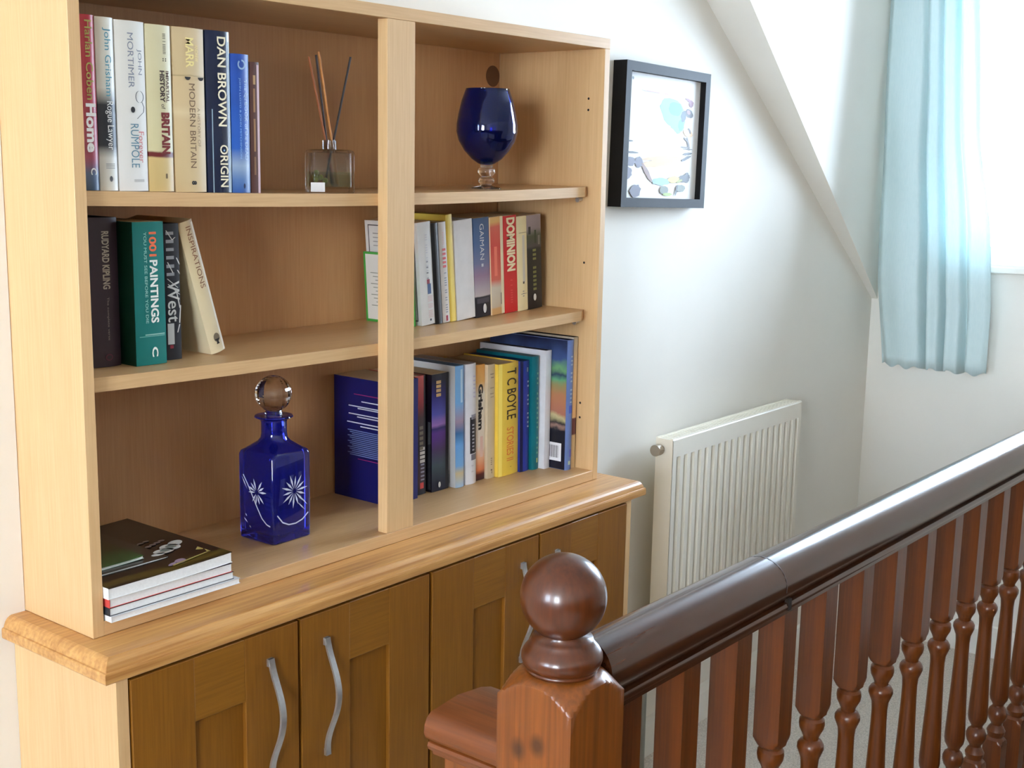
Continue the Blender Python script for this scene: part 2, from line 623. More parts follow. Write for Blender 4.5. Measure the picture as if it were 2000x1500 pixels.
# a strip under the recessed bookcase base so the joint is closed
BX0, BX1, BYF, BZT = -0.021, 1.257, -0.083, -CT - 0.0002
cb = thing('cupboard', 'low oak cupboard with four panelled doors under the oak worktop', 'cupboard', (0, 0, ZF))
Z = lambda z: z - ZF
obj('side_panel', box_bm(BX0, BX0 + 0.0185, BYF, YW - 0.001, Z(ZF), Z(BZT)), ven_v, cb)
obj('side_panel', box_bm(BX1 - 0.0185, BX1, BYF, YW - 0.001, Z(ZF), Z(BZT)), ven_v, cb)
obj('carcass', box_bm(BX0 + 0.0185, BX1 - 0.0185, BYF + 0.022, YW - 0.001, Z(ZF) + 0.09, Z(BZT)), gap_m, cb)
obj('plinth', box_bm(BX0 + 0.0185, BX1 - 0.0185, BYF + 0.05, BYF + 0.066, Z(ZF), Z(ZF) + 0.089), door_h, cb)
DZ0, DZ1, DY0, DY1 = -0.80, -0.0375, -0.086, -0.066


def handle_bm(x, zt, zb, n=36):
    """flat wavy ribbon standing off the door"""
    bm = bmesh.new()
    rings = []
    hw, th = 0.0052, 0.0021
    for i in range(n + 1):
        f = i / n
        z = zt + (zb - zt) * f
        out = 0.004 + 0.026 * (0.5 - 0.5 * cos(2 * PI * f)) ** 1.1
        sway = 0.004 * sin(2 * PI * f)
        xx = x + sway
        y = DY0 - out
        rings.append([(xx - hw, y - th, z), (xx + hw, y - th, z), (xx + hw, y + th, z), (xx - hw, y + th, z)])
    loft(bm, rings)
    add_box(bm, x - hw, x + hw, DY0 - 0.005, DY0 + 0.0005, zt - 0.012, zt)
    add_box(bm, x - hw, x + hw, DY0 - 0.005, DY0 + 0.0005, zb, zb + 0.012)
    return bm


doors = [(0.0005, 0.3055, 0.107, 0.200, 0.247), (0.3125, 0.6115, 0.418, 0.511, 0.364),
         (0.6205, 0.9270, 0.733, 0.825, 0.876), (0.9345, 1.2365, 1.036, 1.130, 0.986)]
for x0, x1, p0, p1, hx in doors:
    zt, zb = DZ1, DZ0
    pz1, pz0 = -0.1365, -0.70
    d = obj('door', box_bm(p0 - 0.006, p1 + 0.006, DY0 + 0.008, DY1 - 0.002, Z(pz0) - 0.006, Z(pz1) + 0.006), door_v, cb)
    d.name = 'door'
    for a, b in ((x0, p0), (p1, x1)):
        o = obj('stile', box_bm(a, b, DY0, DY1, Z(zb), Z(zt), 0.0012, 2), door_v, d)
    for a, b in ((pz1, zt), (zb, pz0)):
        obj('rail', box_bm(p0, p1, DY0 + 0.0003, DY1, Z(a), Z(b), 0.0008, 1), door_h, d)
    o = obj('handle', handle_bm(hx, Z(-0.081), Z(-0.283)), steel, d)

# ------------------------------------------------------------------ books
BOOKN = [0]


def book(label, x0, x1, y, z, h, depth, cover, texts=(), bands=(), lean=0.0, hard=True, pages=page_m, name='book', group=None,
         side_bands=(), side_texts=(), rough=0.4, bulge=None, fore=False):
    """x0..x1: spine at the foot, y: spine plane. cover: sRGB colour, or list of (height fraction, colour) stops.
       texts: (string, top fraction, bottom fraction, x lo fraction, x hi fraction, colour, bold)"""
    BOOKN[0] += 1
    t = x1 - x0
    root = thing(name, label, 'book', (x0, y, z), group, (0, math.radians(lean), 0))
    bt = 0.0026 if hard else 0.0007
    rise = 0.003 if hard else 0.0
    bl = (0.004 if hard else 0.0012) if bulge is None else bulge
    if isinstance(cover, tuple):
        cm = plain('cover_%d' % BOOKN[0], cover, rough, var=0.04, scale=40)
    else:
        cm = ramp_mat('cover_%d' % BOOKN[0], cover, h, rough, noise=0.03)
    bm = bmesh.new()
    n = 10
    out, inn = [], []
    for i in range(n + 1):
        f = i / n
        x = t * f
        e = bl * (1 - (2 * f - 1) ** 2)
        out.append((x, -e))
        inn.append((bt + (t - 2 * bt) * f, -e + max(bt, 0.0012)))
    prof = [(0, depth)] + out + [(t, depth), (t - bt, depth)] + list(reversed(inn)) + [(bt, depth)]
    extrude_profile(bm, prof, 'z', 0, h)
    # the long concave cap must be split into quads
    bmesh.ops.triangulate(bm, faces=[f for f in bm.faces if len(f.verts) > 4])
    obj('cover', bm, cm, root, angle=35)
    obj('page_block', box_bm(bt, t - bt, 0.0035, depth - (0.003 if hard else 0.0006), rise, h - rise), pages, root)
    fr = lambda f: -bl * (1 - (2 * f - 1) ** 2) - 0.0005
    for (s, f0, f1, a, b, c, bold) in texts:
        m = plain('ink_%d_%d_%d' % c, c, 0.45, var=0.0)
        lettering('title_lettering', s, m, root, h * (1 - f0), h * (1 - f1), t * a, t * b, 'spine', min(fr(a), fr(b), fr((a + b) / 2)) - 0.0002, bold)
    for (f0, f1, a, b, c) in bands:
        m = plain('ink_%d_%d_%d' % c, c, 0.45, var=0.0)
        # follow the rounded spine
        bm = bmesh.new()
        k = 6
        vs = []
        for i in range(k + 1):
            f = a + (b - a) * i / k
            vs.append([bm.verts.new((t * f, fr(f) + 0.0002, h * (1 - q))) for q in (f0, f1)])
        for p, q in zip(vs, vs[1:]):
            bm.faces.new((p[0], q[0], q[1], p[1]))
        obj('spine_print', bm, m, root)
    for (f0, f1, a, b, c) in side_bands:       # on the cover that faces left; a,b along depth
        m = plain('ink_%d_%d_%d' % c, c, 0.45, var=0.0)
        patches('cover_print', m, root, [(depth * a, depth * b, h * (1 - f1), h * (1 - f0))], 'side', -0.0005)
    for (s, f0, f1, a, b, c, bold) in side_texts:
        m = plain('ink_%d_%d_%d' % c, c, 0.45, var=0.0)
        lettering('cover_lettering', s, m, root, depth * b, depth * a, h * (1 - f1), h * (1 - f0), 'side', -0.0006, bold)
    return root


def emblem(root, h, t, f, a, rx, rz, c, n=16, d=-0.0055):
    m = plain('ink_%d_%d_%d' % c, c, 0.45, var=0.0)
    return patches('spine_emblem', m, root, [ellipse(h * (1 - f), t * a, rz, rx, n)], 'spine', d)


G1 = 'books on the top shelf'
G2 = 'books on the middle shelf left'
G3 = 'books on the middle shelf right'
G4 = 'books in the lower right bay'
WHT, CRM, BLK = (240, 240, 236), (236, 226, 196), (22, 20, 22)
zs = lambda k, x: surf(k, x) + 0.0003
Y1 = 0.035
D1 = 0.152
b = book('red hardback with the white word Home, first on the top shelf', .0391, .0614, Y1, zs(0, .04), .234, D1,
         [(0, (70, 92, 122)), (.1, (88, 104, 136)), (.19, (170, 84, 104)), (.5, (176, 58, 74)), (1, (178, 30, 44))],
         [('Harlan Coben', .03, .48, .22, .72, (168, 160, 78), .01), ('Home', .50, .78, .1, .8, (250, 250, 250), .04), ('C', .87, .91, .3, .7, WHT, .02)], group=G1)
b = book('cream hardback with a black cloud halfway down the spine, beside the red one', .0626, .0909, Y1, zs(0, .07), .234, D1,
         [(0, (226, 222, 210)), (.19, (210, 208, 200)), (.26, (30, 32, 38)), (.5, (32, 34, 42)), (.6, (214, 212, 202)), (1, (222, 218, 204))],
         [('John Grisham', .06, .45, .3, .75, (72, 140, 160), .0), ('Rogue Lawyer', .48, .76, .32, .78, (226, 226, 222), .0),
          ('lIlI', .84, .87, .25, .75, (150, 150, 150), 0)], group=G1)
emblem(b, .234, .0283, .93, .5, .0025, .004, (90, 90, 94))
b = book('white hardback with grey lettering and a small ink drawing on its spine', .0933, .1408, Y1, zs(0, .1), .2335, D1,
         [(0, (226, 224, 220)), (1, (222, 220, 212))],
         [('MORTIMER', .07, .39, .36, .56, (128, 134, 148), 0), ('JOHN', .16, .31, .68, .84, (128, 134, 148), 0),
          ('RUMPOLE', .60, .86, .38, .66, (92, 132, 150), 0), ('Forever', .645, .83, .66, .84, (196, 110, 110), 0), ('IlIIlI', .93, .945, .45, .8, (160, 160, 160), 0)], group=G1)
mk = plain('ink_70_74_80', (70, 74, 80), .45, var=0)
hh, tt = .2335, .0475
ring = [(.44 + .035 * sin(a), .72 + .13 * cos(a)) for a in [2 * PI * i / 18 for i in range(19)]]
tail = [(.47, .8), (.50, .86), (.53, .84), (.555, .70), (.57, .62)]
for path in (ring, tail):
    bm = bmesh.new()
    w = .012
    row = [[bm.verts.new((tt * (a + d), -.0048, hh * (1 - f))) for d in (-w, w)] for f, a in path]
    for p, q in zip(row, row[1:]):
        bm.faces.new((p[0], q[0], q[1], p[1]))
    obj('spine_drawing', bm, mk, b)
emblem(b, .2335, .0475, .517, .47, .0035, .0042, BLK)
b = book('khaki hardback with dark red capitals and a tan foot band', .1430, .1849, Y1, zs(0, .15), .2335, D1,
         [(0, (204, 176, 118)), (.205, (206, 178, 120)), (.215, (104, 26, 26)), (.235, (104, 26, 26)), (.245, (212, 202, 158)), (1, (210, 202, 166))],
         [('IlII l IIlIIIl', .05, .17, .62, .74, (74, 66, 54), 0), ('::', .195, .215, .6, .75, (60, 54, 44), .02),
          ('IMPARTIAL', .27, .46, .72, .84, (90, 60, 50), .02), ('HISTORY', .27, .46, .46, .66, (58, 34, 28), .04), ('of', .47, .5, .5, .66, (58, 34, 28), 0),
          ('BRITAIN', .52, .77, .48, .82, (112, 24, 24), .05), ('l', .89, .92, .6, .68, (120, 100, 70), 0)], group=G1)
b = book('fat tan hardback with a creased top band and brown capitals', .1885, .2434, Y1, zs(0, .2), .235, D1,
         [(0, (206, 180, 136)), (.45, (212, 186, 144)), (.49, (222, 200, 160)), (.53, (212, 186, 144)), (.705, (210, 184, 142)), (.71, (160, 138, 100)), (.716, (204, 180, 138)), (1, (206, 182, 142))],
         [('MARR', .06, .24, .36, .62, (238, 220, 150), .02), ('ANDREW', .1, .2, .66, .76, (236, 216, 150), 0), ('MODERN BRITAIN', .335, .85, .44, .63, (112, 84, 58), .0),
          ('A HISTORY OF', .48, .72, .70, .79, (150, 124, 92), 0), ('8', .93, .955, .46, .62, BLK, .06)], group=G1)
for a in (.4, .82):
    patches('spine_emblem', plain('ink_30_24_22', (30, 24, 22), .5, var=0), b,
            [[(.235 * (1 - .295) - .0048 * sin(tq), .0549 * a + .0052 * cos(tq)) for tq in [PI * i / 10 for i in range(11)]]], 'spine', -.0052)
b = book('navy hardback with the largest cream lettering on the top shelf', .2464, .2905, Y1, zs(0, .26), .2365, D1 + .004,
         (12, 24, 54),
         [('DAN BROWN', .035, .585, .42, .78, CRM, .015), ('ORIGIN', .70, .965, .46, .80, CRM, .015)],
         [(.06, 1, .93, .985, (196, 214, 220)), (.48, 1, .18, .215, (150, 176, 190))], group=G1, rough=.2)
emblem(b, .2365, .0441, .735, .62, .0016, .0016, (120, 160, 190))
b = book('shorter blue book fading to a pale sky at its foot', .2926, .3268, Y1, zs(0, .3), .207, .135,
         [(0, (40, 84, 156)), (.1, (90, 124, 176)), (.2, (150, 170, 196)), (.32, (34, 88, 176)), (1, (28, 70, 158))],
         [('The QI BOOK of the DEAD', .18, .76, .62, .80, (178, 206, 236), 0), ('JOHN LLOYD & JOHN MITCHINSON', .17, .75, .34, .46, (150, 190, 230), 0)],
         [(.0, 1, .94, .99, (110, 150, 206))], group=G1)
patches('spine_emblem', plain('ink_150_180_210', (150, 180, 210), .5, var=0), b,
        [[(.207 * (1 - .075) + .0075 * cos(a), .0342 * .5 + .0075 * sin(a)), (.207 * (1 - .075) + .0075 * cos(a + .4), .0342 * .5 + .0075 * sin(a + .4)),
          (.207 * (1 - .075) + .005 * cos(a + .4), .0342 * .5 + .005 * sin(a + .4)), (.207 * (1 - .075) + .005 * cos(a), .0342 * .5 + .005 * sin(a))] for a in [.4 * i for i in range(14)]], 'spine', -.0052)
emblem(b, .207, .0342, .95, .55, .0018, .004, (26, 40, 80))
b = book('thin dark brown book, last and shortest on the top shelf', .3293, .3471, Y1, zs(0, .34), .198, .13,
         (84, 52, 46), [], [(.02, 1, .70, .99, (196, 160, 164)), (.1, .17, .3, .55, (176, 140, 96)), (.2, .38, .3, .5, (150, 112, 76)), (.43, .68, .3, .5, (150, 112, 76)), (.72, .86, .3, .5, (130, 96, 70))], group=G1, hard=False)

# middle shelf, left bay
b = book('dark aubergine hardback with silver capitals, against the left side of the middle shelf', .0826, .1293, .10, zs(1, .08), .219, .15, (50, 34, 44),
         [('RUDYARD KIPLING', .09, .475, .38, .64, (176, 166, 150), .03), ('The complete verse', .53, .82, .48, .58, (150, 136, 126), 0)], group=G2)
emblem(b, .219, .0467, .935, .5, .006, .005, (96, 36, 58))
emblem(b, .219, .0467, .935, .5, .0045, .0035, (50, 34, 44), d=-.0058)
b = book('thick teal paperback with white and orange lettering about paintings', .1388, .1925, .075, zs(1, .14), .2135, .165, (2, 112, 108),
         [('1001', .07, .24, .5, .74, (226, 106, 66), .03), ('PAINTINGS', .265, .705, .5, .76, WHT, .03),
          ('YOU MUST SEE BEFORE YOU DIE', .07, .705, .33, .42, (170, 214, 206), .0), ('C', .875, .945, .5, .7, WHT, .03)],
         [(.795, .80, .12, .95, (120, 180, 170)), (.782, .79, .3, .95, (150, 196, 186))], group=G2, hard=False, side_bands=[(0, 1, 0, 1, (6, 52, 40))])
b = book('black softback with white handwriting scrawled down its spine, beside the teal one', .2114, .2387, .10, zs(1, .22), .210, .15, (28, 30, 42),
         [('West', .42, .72, .1, .9, (226, 226, 224), .01), ('lIlIIl', .06, .38, .08, .6, (170, 172, 180), .0)],
         [(.73, .885, .08, .5, (214, 216, 220)), (.89, .915, .2, .42, (150, 40, 60))], group=G2, hard=False)
scr = []
for f0, a0, f1, a1 in ((.05, .1, .12, .5), (.12, .5, .10, .7), (.28, .15, .36, .5), (.25, .75, .3, .95), (.34, .8, .37, .95), (.40, .1, .47, .8), (.44, .15, .52, .9), (.5, .7, .62, .9), (.6, .95, .73, .85), (.74, .85, .8, .7)):
    w = .035
    scr.append([(.21 * (1 - f0), .0273 * (a0 - w)), (.21 * (1 - f1), .0273 * (a1 - w)), (.21 * (1 - f1), .0273 * (a1 + w)), (.21 * (1 - f0), .0273 * (a0 + w))])
for i, q_ in enumerate(scr):
    patches('spine_drawing', plain('ink_226_226_224', (226, 226, 224), .45, var=0), b, [q_], 'spine', -.0022 - .00003 * i)
b = book('cream hardback leaning over to the left on the middle shelf', .2996, .3278, .105, zs(1, .30) + .0002, .218, .14,
         [(0, (228, 214, 180)), (.6, (222, 204, 164)), (1, (196, 172, 134))],
         [('INSPIRATIONS', .04, .50, .36, .68, (132, 86, 58), .0)], [(0.02, 1, .82, .99, (240, 232, 212))], lean=-15.9, group=G2)
emblem(b, .218, .0282, .885, .5, .0058, .0075, (120, 108, 90))
patches('spine_emblem', plain('ink_22_20_22', BLK, .45, var=0), b, [[(.218 * .105, .0282 * .3), (.218 * .105, .0282 * .7), (.218 * .09, .0282 * .55), (.218 * .065, .0282 * .6), (.218 * .065, .0282 * .4), (.218 * .09, .0282 * .45)]], 'spine', -.006)

# middle shelf, right bay
Y3 = .12
b = book('white paperback with a ruled border on its cover, partly behind the front post', .8120, .8490, Y3, zs(1, .812), .198, .139, (226, 226, 224),
         [('lIl IIlI lI IlII', .12, .5, .5, .66, (206, 206, 212), 0), ('l I I l', .38, .55, .5, .64, (120, 120, 130), 0), ('lIIl IlI IIlII', .72, .93, .5, .85, (222, 190, 190), 0)],
         [(.555, .60, .5, .72, (140, 40, 62)), (.60, .70, .52, .8, (58, 84, 132)), (.945, .965, .6, .72, (60, 60, 80))], lean=-4.9, hard=False, group=G3,
         side_bands=[(.04, .05, .06, .94, (70, 66, 70)), (.95, .96, .06, .94, (70, 66, 70)), (.04, .96, .06, .075, (70, 66, 70)), (.04, .96, .925, .94, (70, 66, 70)),
                     (.12, .13, .3, .85, (150, 150, 150)), (.16, .17, .3, .85, (170, 170, 170)), (.2, .21, .3, .85, (170, 170, 170)), (.24, .25, .3, .85, (170, 170, 170))])
# green bordered booklet on its left
b = book('thin white booklet with a green border propped against the row behind the post', .7975, .8030, .128, zs(1, .795), .137, .128, (70, 168, 70), [], [], lean=-3.8, hard=False, group=G3, pages=page_w,
         side_bands=[(.03, .965, .035, .955, (228, 230, 226))])
tl = plain('ink_150_158_150', (150, 158, 150), .5, var=0)
patches('cover_print', tl, b, [(.128 * .15, .128 * (.86 - .05 * (i % 3)), .137 * (.70 - .052 * i), .137 * (.713 - .052 * i)) for i in range(10)], 'side', -.0008)
patches('cover_print', plain('ink_80_176_84', (80, 176, 84), .5, var=0), b, [[(.045, .118), (.03, .127), (.018, .121), (.03, .114)]], 'side', -.0009)
patches('cover_print', plain('ink_40_40_44', (40, 40, 44), .5, var=0), b, [(.012, .03, .008, .011), (.012, .03, .013, .016), (.012, .024, .018, .03)], 'side', -.0009)
b = book('slim charcoal hardback next to the white bordered paperback', .8508, .8710, Y3, zs(1, .851), .196, .13, (84, 88, 94), [], [(0, 1, .0, .3, (26, 30, 36)), (0, 1, .9, .99, (34, 38, 84))], lean=-5.2, group=G3)
b = book('slim white paperback with red lettering between the charcoal and the yellow spine', .8722, .8930, Y3, zs(1, .872), .197, .13, (230, 226, 224),
         [('IIlIIIlI', .1, .22, .35, .6, (232, 196, 190), 0), ('IIIlI', .26, .45, .3, .75, (206, 96, 100), .02), ('l IlII lI Il IIlI', .5, .9, .4, .7, (150, 158, 170), 0)], [(.93, .985, .4, .7, (176, 70, 90))], lean=-5.0, hard=False, group=G3)
b = book('tall thin yellow book standing above its neighbours on the middle shelf', .8946, .9122, Y3, zs(1, .895), .211, .148, (236, 206, 92), [], [(0, 1, .2, .75, (246, 222, 120))], lean=-5.0, hard=False, group=G3)
b = book('thick blank white spine next to the tall yellow book', .9150, .9700, Y3, zs(1, .915), .198, .13, (230, 230, 232), [], [], lean=-4.4, group=G3, bulge=.0008, pages=page_w)
b = book('blue paperback fading to mauve with a black foot band', .9714, .0188 + 1.0, Y3, zs(1, .972), .200, .12,
         [(0, (20, 18, 34)), (.205, (20, 18, 34)), (.215, (190, 178, 178)), (.3, (172, 160, 172)), (.42, (150, 122, 148)), (.55, (110, 116, 150)), (.75, (72, 100, 144)), (1, (66, 92, 130))],
         [('GAIMAN', .06, .42, .35, .62, (214, 214, 214), .0), ('l', .46, .49, .42, .55, (200, 200, 206), 0)], [(.81, .86, .1, .88, (70, 66, 76))], lean=-3.5, hard=False, group=G3)
emblem(b, .2, .0474, .915, .55, .0052, .0095, (226, 226, 226), d=-.003)
b = book('orange red paperback with a pale stripe down the right of its spine', 1.0198, 1.0640, Y3, zs(1, 1.02), .200, .12,
         [(0, (206, 160, 104)), (.06, (206, 160, 104)), (.08, (196, 180, 156)), (.28, (206, 196, 178)), (.36, (206, 96, 76)), (.7, (204, 72, 62)), (.9, (210, 100, 84)), (.95, (222, 176, 106)), (1, (224, 182, 116))],
         [], [(0, 1, .76, .99, (240, 228, 196)), (0, 1, .0, .06, (238, 222, 186)), (.78, .9, .72, .77, (70, 70, 66)), (.3, .6, .3, .5, (226, 120, 100))], lean=-3.6, hard=False, group=G3)
b = book('scarlet paperback with tall cream capitals spelling Dominion', 1.0656, 1.1076, Y3, zs(1, 1.066), .201, .12, (198, 32, 36),
         [('DOMINION', .02, .57, .18, .84, (240, 226, 188), .05), ('I l IIlIII', .66, .9, .42, .58, (216, 84, 76), 0)], [], lean=-3.6, hard=False, group=G3)
b = book('cream paperback between the scarlet and the camouflage spine', 1.1086, 1.1425, Y3, zs(1, 1.109), .198, .12, (228, 214, 170),
         [('lIl', .79, .85, .45, .6, (140, 136, 140), 0)], [(.17, .176, .2, .95, (150, 140, 110)), (.2, .7, .5, .74, (206, 200, 186)), (.82, .826, .3, .9, (160, 150, 130)), (.69, .715, .5, .66, (60, 56, 60))], lean=-3.7, hard=False, group=G3)
b = book('black paperback with a grey green camouflage top, last on the middle shelf', 1.1434, 1.1920, Y3, zs(1, 1.144), .199, .12,
         [(0, (24, 24, 28)), (.64, (26, 28, 28)), (.67, (70, 66, 66)), (.78, (66, 74, 50)), (.86, (138, 126, 130)), (1, (150, 138, 142))],
         [('IIl IIIlII', .36, .80, .35, .58, (120, 124, 70), .02)], [(.12, .2, .1, .25, (40, 36, 40)), (.16, .3, .5, .62, (50, 62, 38)), (.22, .32, .75, .9, (120, 116, 110))], lean=-3.8, hard=False, group=G3)
emblem(b, .199, .0486, .875, .42, .0048, .0075, (216, 216, 212), d=-.003)

# lower left bay: blue book standing behind the post
b = book('dark blue paperback with its printed back cover facing left behind the post', .722, .806, .124, ZB + .0003, .240, .146, (14, 20, 96), [], [], hard=False, group=G4)
H_ = .240
D_ = .146
red_i = plain('ink_150_40_110', (150, 40, 110), .5, var=0)
wh_i = plain('ink_206_212_230', (206, 212, 230), .5, var=0)
bl_i = plain('ink_120_140_200', (120, 140, 200), .5, var=0)
patches('cover_print', red_i, b, [(.008, D_ * .62, H_ * .865, H_ * .872), (.008, D_ * .55, H_ * .335, H_ * .341)], 'side', -.0006)
for i, (a, e, f) in enumerate([(.3, .48, .81), (.2, .72, .765), (.3, .55, .75), (.2, .72, .70), (.3, .56, .68), (.15, .75, .63), (.3, .5, .605)]):
    patches('cover_print', wh_i, b, [(D_ * (.06), D_ * e, H_ * f, H_ * (f + .009))], 'side', -.0006)
patches('cover_print', bl_i, b, [(D_ * .06, D_ * (.74 - .04 * ((i * 7) % 3)), H_ * (.565 - .0155 * i), H_ * (.572 - .0155 * i)) for i in range(14)], 'side', -.0006)

# lower right bay
zb = ZB + .0003
b = book('black paperback with a red top, first to the right of the post', .8152, .8448, .138, zb, .240, .125,
         [(0, (36, 44, 54)), (.1, (70, 50, 62)), (.4, (44, 38, 44)), (.65, (72, 52, 52)), (.78, (150, 52, 56)), (1, (196, 92, 88))],
         [('IIIlI', .42, .62, .35, .7, (120, 112, 96), .03), ('IIII', .60, .73, .38, .85, (206, 200, 196), .04), ('IlIIl', .74, .88, .45, .8, (150, 150, 170), 0)], [(0, 1, .8, .99, (20, 14, 20)), (.9, .95, .4, .75, (206, 70, 66))], lean=-.8, hard=False, group=G4)
b = book('black and violet paperback with a glowing purple spine and its cover turned to view', .8560, .9060, .132, zb, .239, .125,
         [(0, (16, 22, 48)), (.08, (22, 30, 54)), (.22, (62, 82, 92)), (.36, (70, 50, 98)), (.5, (94, 52, 146)), (.54, (40, 40, 110)), (.57, (160, 120, 196)), (.66, (84, 86, 180)), (.8, (44, 40, 120)), (.95, (26, 22, 50)), (1, (20, 16, 30))],
         [('IlII', .055, .19, .22, .5, (216, 176, 120), .04)], [(0, 1, .8, .99, (14, 14, 24))], lean=-.5, hard=False, group=G4, side_bands=[(0, 1, 0, 1, (20, 14, 34)), (.05, .25, .1, .5, (66, 30, 100)), (.4, .98, .02, .08, (150, 160, 168))])
emblem(b, .239, .05, .945, .4, .0036, .006, (226, 226, 226), d=-.003)
b = book('pale blue hardback with clouds on its spine and a white cover', .9148, .9408, .120, zb, .2515, .15,
         [(0, (168, 200, 230)), (.12, (206, 190, 150)), (.18, (120, 176, 228)), (.35, (110, 170, 230)), (.45, (60, 110, 160)), (.55, (170, 150, 170)), (.7, (120, 176, 226)), (1, (132, 184, 232))], [], [(.03, .3, .45, .7, (196, 222, 244)), (.0, 1, .95, .99, (30, 60, 130))], lean=-1.2, group=G4,
         side_bands=[(0, 1, 0, 1, (222, 224, 226)), (.86, .97, .1, .5, (20, 22, 60))], pages=page_w)
b = book('white hardback with a black panel low on its spine', .9463, .9784, .120, zb, .2515, .15, (226, 226, 232),
         [('IIlIII', .1, .28, .6, .8, (190, 186, 210), 0), ('IlIIlIlI', .50, .72, .48, .68, (176, 176, 186), 0), ('H', .84, .9, .4, .6, (206, 204, 212), 0)], [(.42, .46, .42, .99, (150, 150, 166)), (.44, .745, .30, .99, (26, 26, 40)), (.75, .8, .4, .99, (120, 118, 130))], lean=-1.2, group=G4, pages=page_w)
b = book('orange and white paperback with heavy black lettering', .9830, 1.0140, .127, zb, .244, .125,
         [(0, (60, 24, 28)), (.05, (90, 34, 32)), (.09, (212, 120, 76)), (.2, (228, 176, 140)), (.3, (228, 214, 200)), (.75, (232, 224, 206)), (.85, (230, 178, 104)), (1, (232, 168, 84))],
         [('Grisham', .165, .56, .28, .76, (28, 24, 26), .05)], [(.62, .8, .5, .8, (226, 190, 178)), (0, 1, 0, .05, (150, 40, 50))], lean=-.9, hard=False, group=G4)
b = book('beige paperback with faint grey print left of the yellow book', 1.0150, 1.0385, .120, zb, .2425, .125, (204, 186, 156),
         [('IlII', .82, .88, .4, .6, (120, 106, 92), 0), ('P', .92, .96, .4, .6, (110, 96, 84), .02)], [(.08, .09, .3, .8, (150, 134, 120)), (.11, .12, .4, .8, (150, 134, 120)), (.2, .21, .3, .8, (160, 144, 124)), (.25, .26, .3, .8, (160, 144, 124)), (.28, .288, .35, .8, (160, 144, 124))], lean=-.9, hard=False, group=G4)
b = book('thick yellow hardback with jagged black capitals and orange lettering', 1.0400, 1.1070, .112, zb, .241, .15, (232, 196, 76),
         [('T C BOYLE', .05, .50, .36, .82, (46, 30, 22), .01), ('STORIES II', .57, .87, .36, .70, (222, 124, 50), .01), ('V', .92, .935, .52, .6, (160, 120, 50), 0)], [(0, 1, .02, .16, (246, 220, 110))], lean=-1.0, group=G4)
b = book('royal blue hardback right of the thick yellow one', 1.1080, 1.1390, .107, zb, .2405, .15, (34, 50, 142), [('lI IlI lIIl', .18, .6, .62, .78, (176, 186, 206), 0)], [(.06, .1, .6, .72, (196, 204, 214)), (0, 1, 0, .22, (16, 18, 60))], lean=-1.2, group=G4)
b = book('teal hardback with faint gold print beside the royal blue one', 1.1400, 1.1640, .100, zb, .248, .155, (6, 104, 116), [('IIl IIlIIIlI IIII', .14, .86, .5, .68, (120, 166, 140), 0)], [(.9, .94, .5, .7, (196, 196, 120))], lean=-1.3, group=G4)
b = book('broad plain white picture book beside the teal hardback', 1.1560 + .0085, 1.1835, .085, zb, .2595, .185, (232, 232, 238), [], [(.05, .95, .88, .97, (196, 190, 196))], lean=0.0, group=G4, pages=page_w, bulge=.001)
b = book('tall blue grey art book with a colourful painted cover in the lower right bay', 1.1870, 1.2090, .045, zb, .284, .215, (104, 126, 180),
         [('IIl III IIII', .12, .48, .3, .6, (160, 180, 200), 0)], [(.5, .56, .25, .7, (70, 90, 180)), (.84, .9, .4, .8, (96, 100, 190)), (.93, .96, .3, .6, (180, 196, 170))], lean=0, hard=True, group=G4)
# painted cover: broad bands of colour
cv = ramp_mat('painted_cover', [(0, (14, 16, 34)), (.06, (16, 18, 36)), (.27, (20, 22, 34)), (.30, (150, 120, 110)), (.33, (22, 20, 32)), (.38, (196, 186, 140)), (.42, (170, 110, 90)), (.55, (176, 120, 84)), (.65, (150, 136, 90)), (.70, (96, 160, 120)), (.75, (40, 60, 90)), (.8, (110, 160, 110)), (.86, (60, 80, 130)), (1, (30, 34, 60))], .284, .3, noise=.25, nscale=16)
bm = bmesh.new()
vs = [bm.verts.new((-.0008, yy, zz)) for yy, zz in ((.001, .001), (.214, .001), (.214, .283), (.001, .283))]
bm.faces.new(vs)
obj('cover_painting', bm, cv, b)
patches('barcode_label', plain('ink_236_236_240', (236, 236, 240), .5, var=0), b, [(.010, .055, .018, .058)], 'side', -.0014)
patches('barcode_bars', plain('ink_60_60_70', (60, 60, 70), .5, var=0), b, [(.018 + .0022 * i, .018 + .0022 * i + (.0012 if i % 3 else .0007), .025, .052) for i in range(13)], 'side', -.0017)
b = book('tan backed slim tall book against the right side of the bookcase', 1.2096, 1.2270, .047, zb, .288, .215, [(0, (196, 170, 130)), (.25, (198, 172, 132)), (.26, (86, 44, 52)), (.38, (86, 44, 52)), (.39, (222, 180, 130)), (.7, (226, 190, 142)), (1, (180, 170, 150))], [], [(0, 1, .9, .99, (70, 50, 40))], lean=0, hard=False, group=G4)

# ------------------------------------------------------------------ magazines in the lower left corner
GM = 'magazines stacked in the lower left bay'


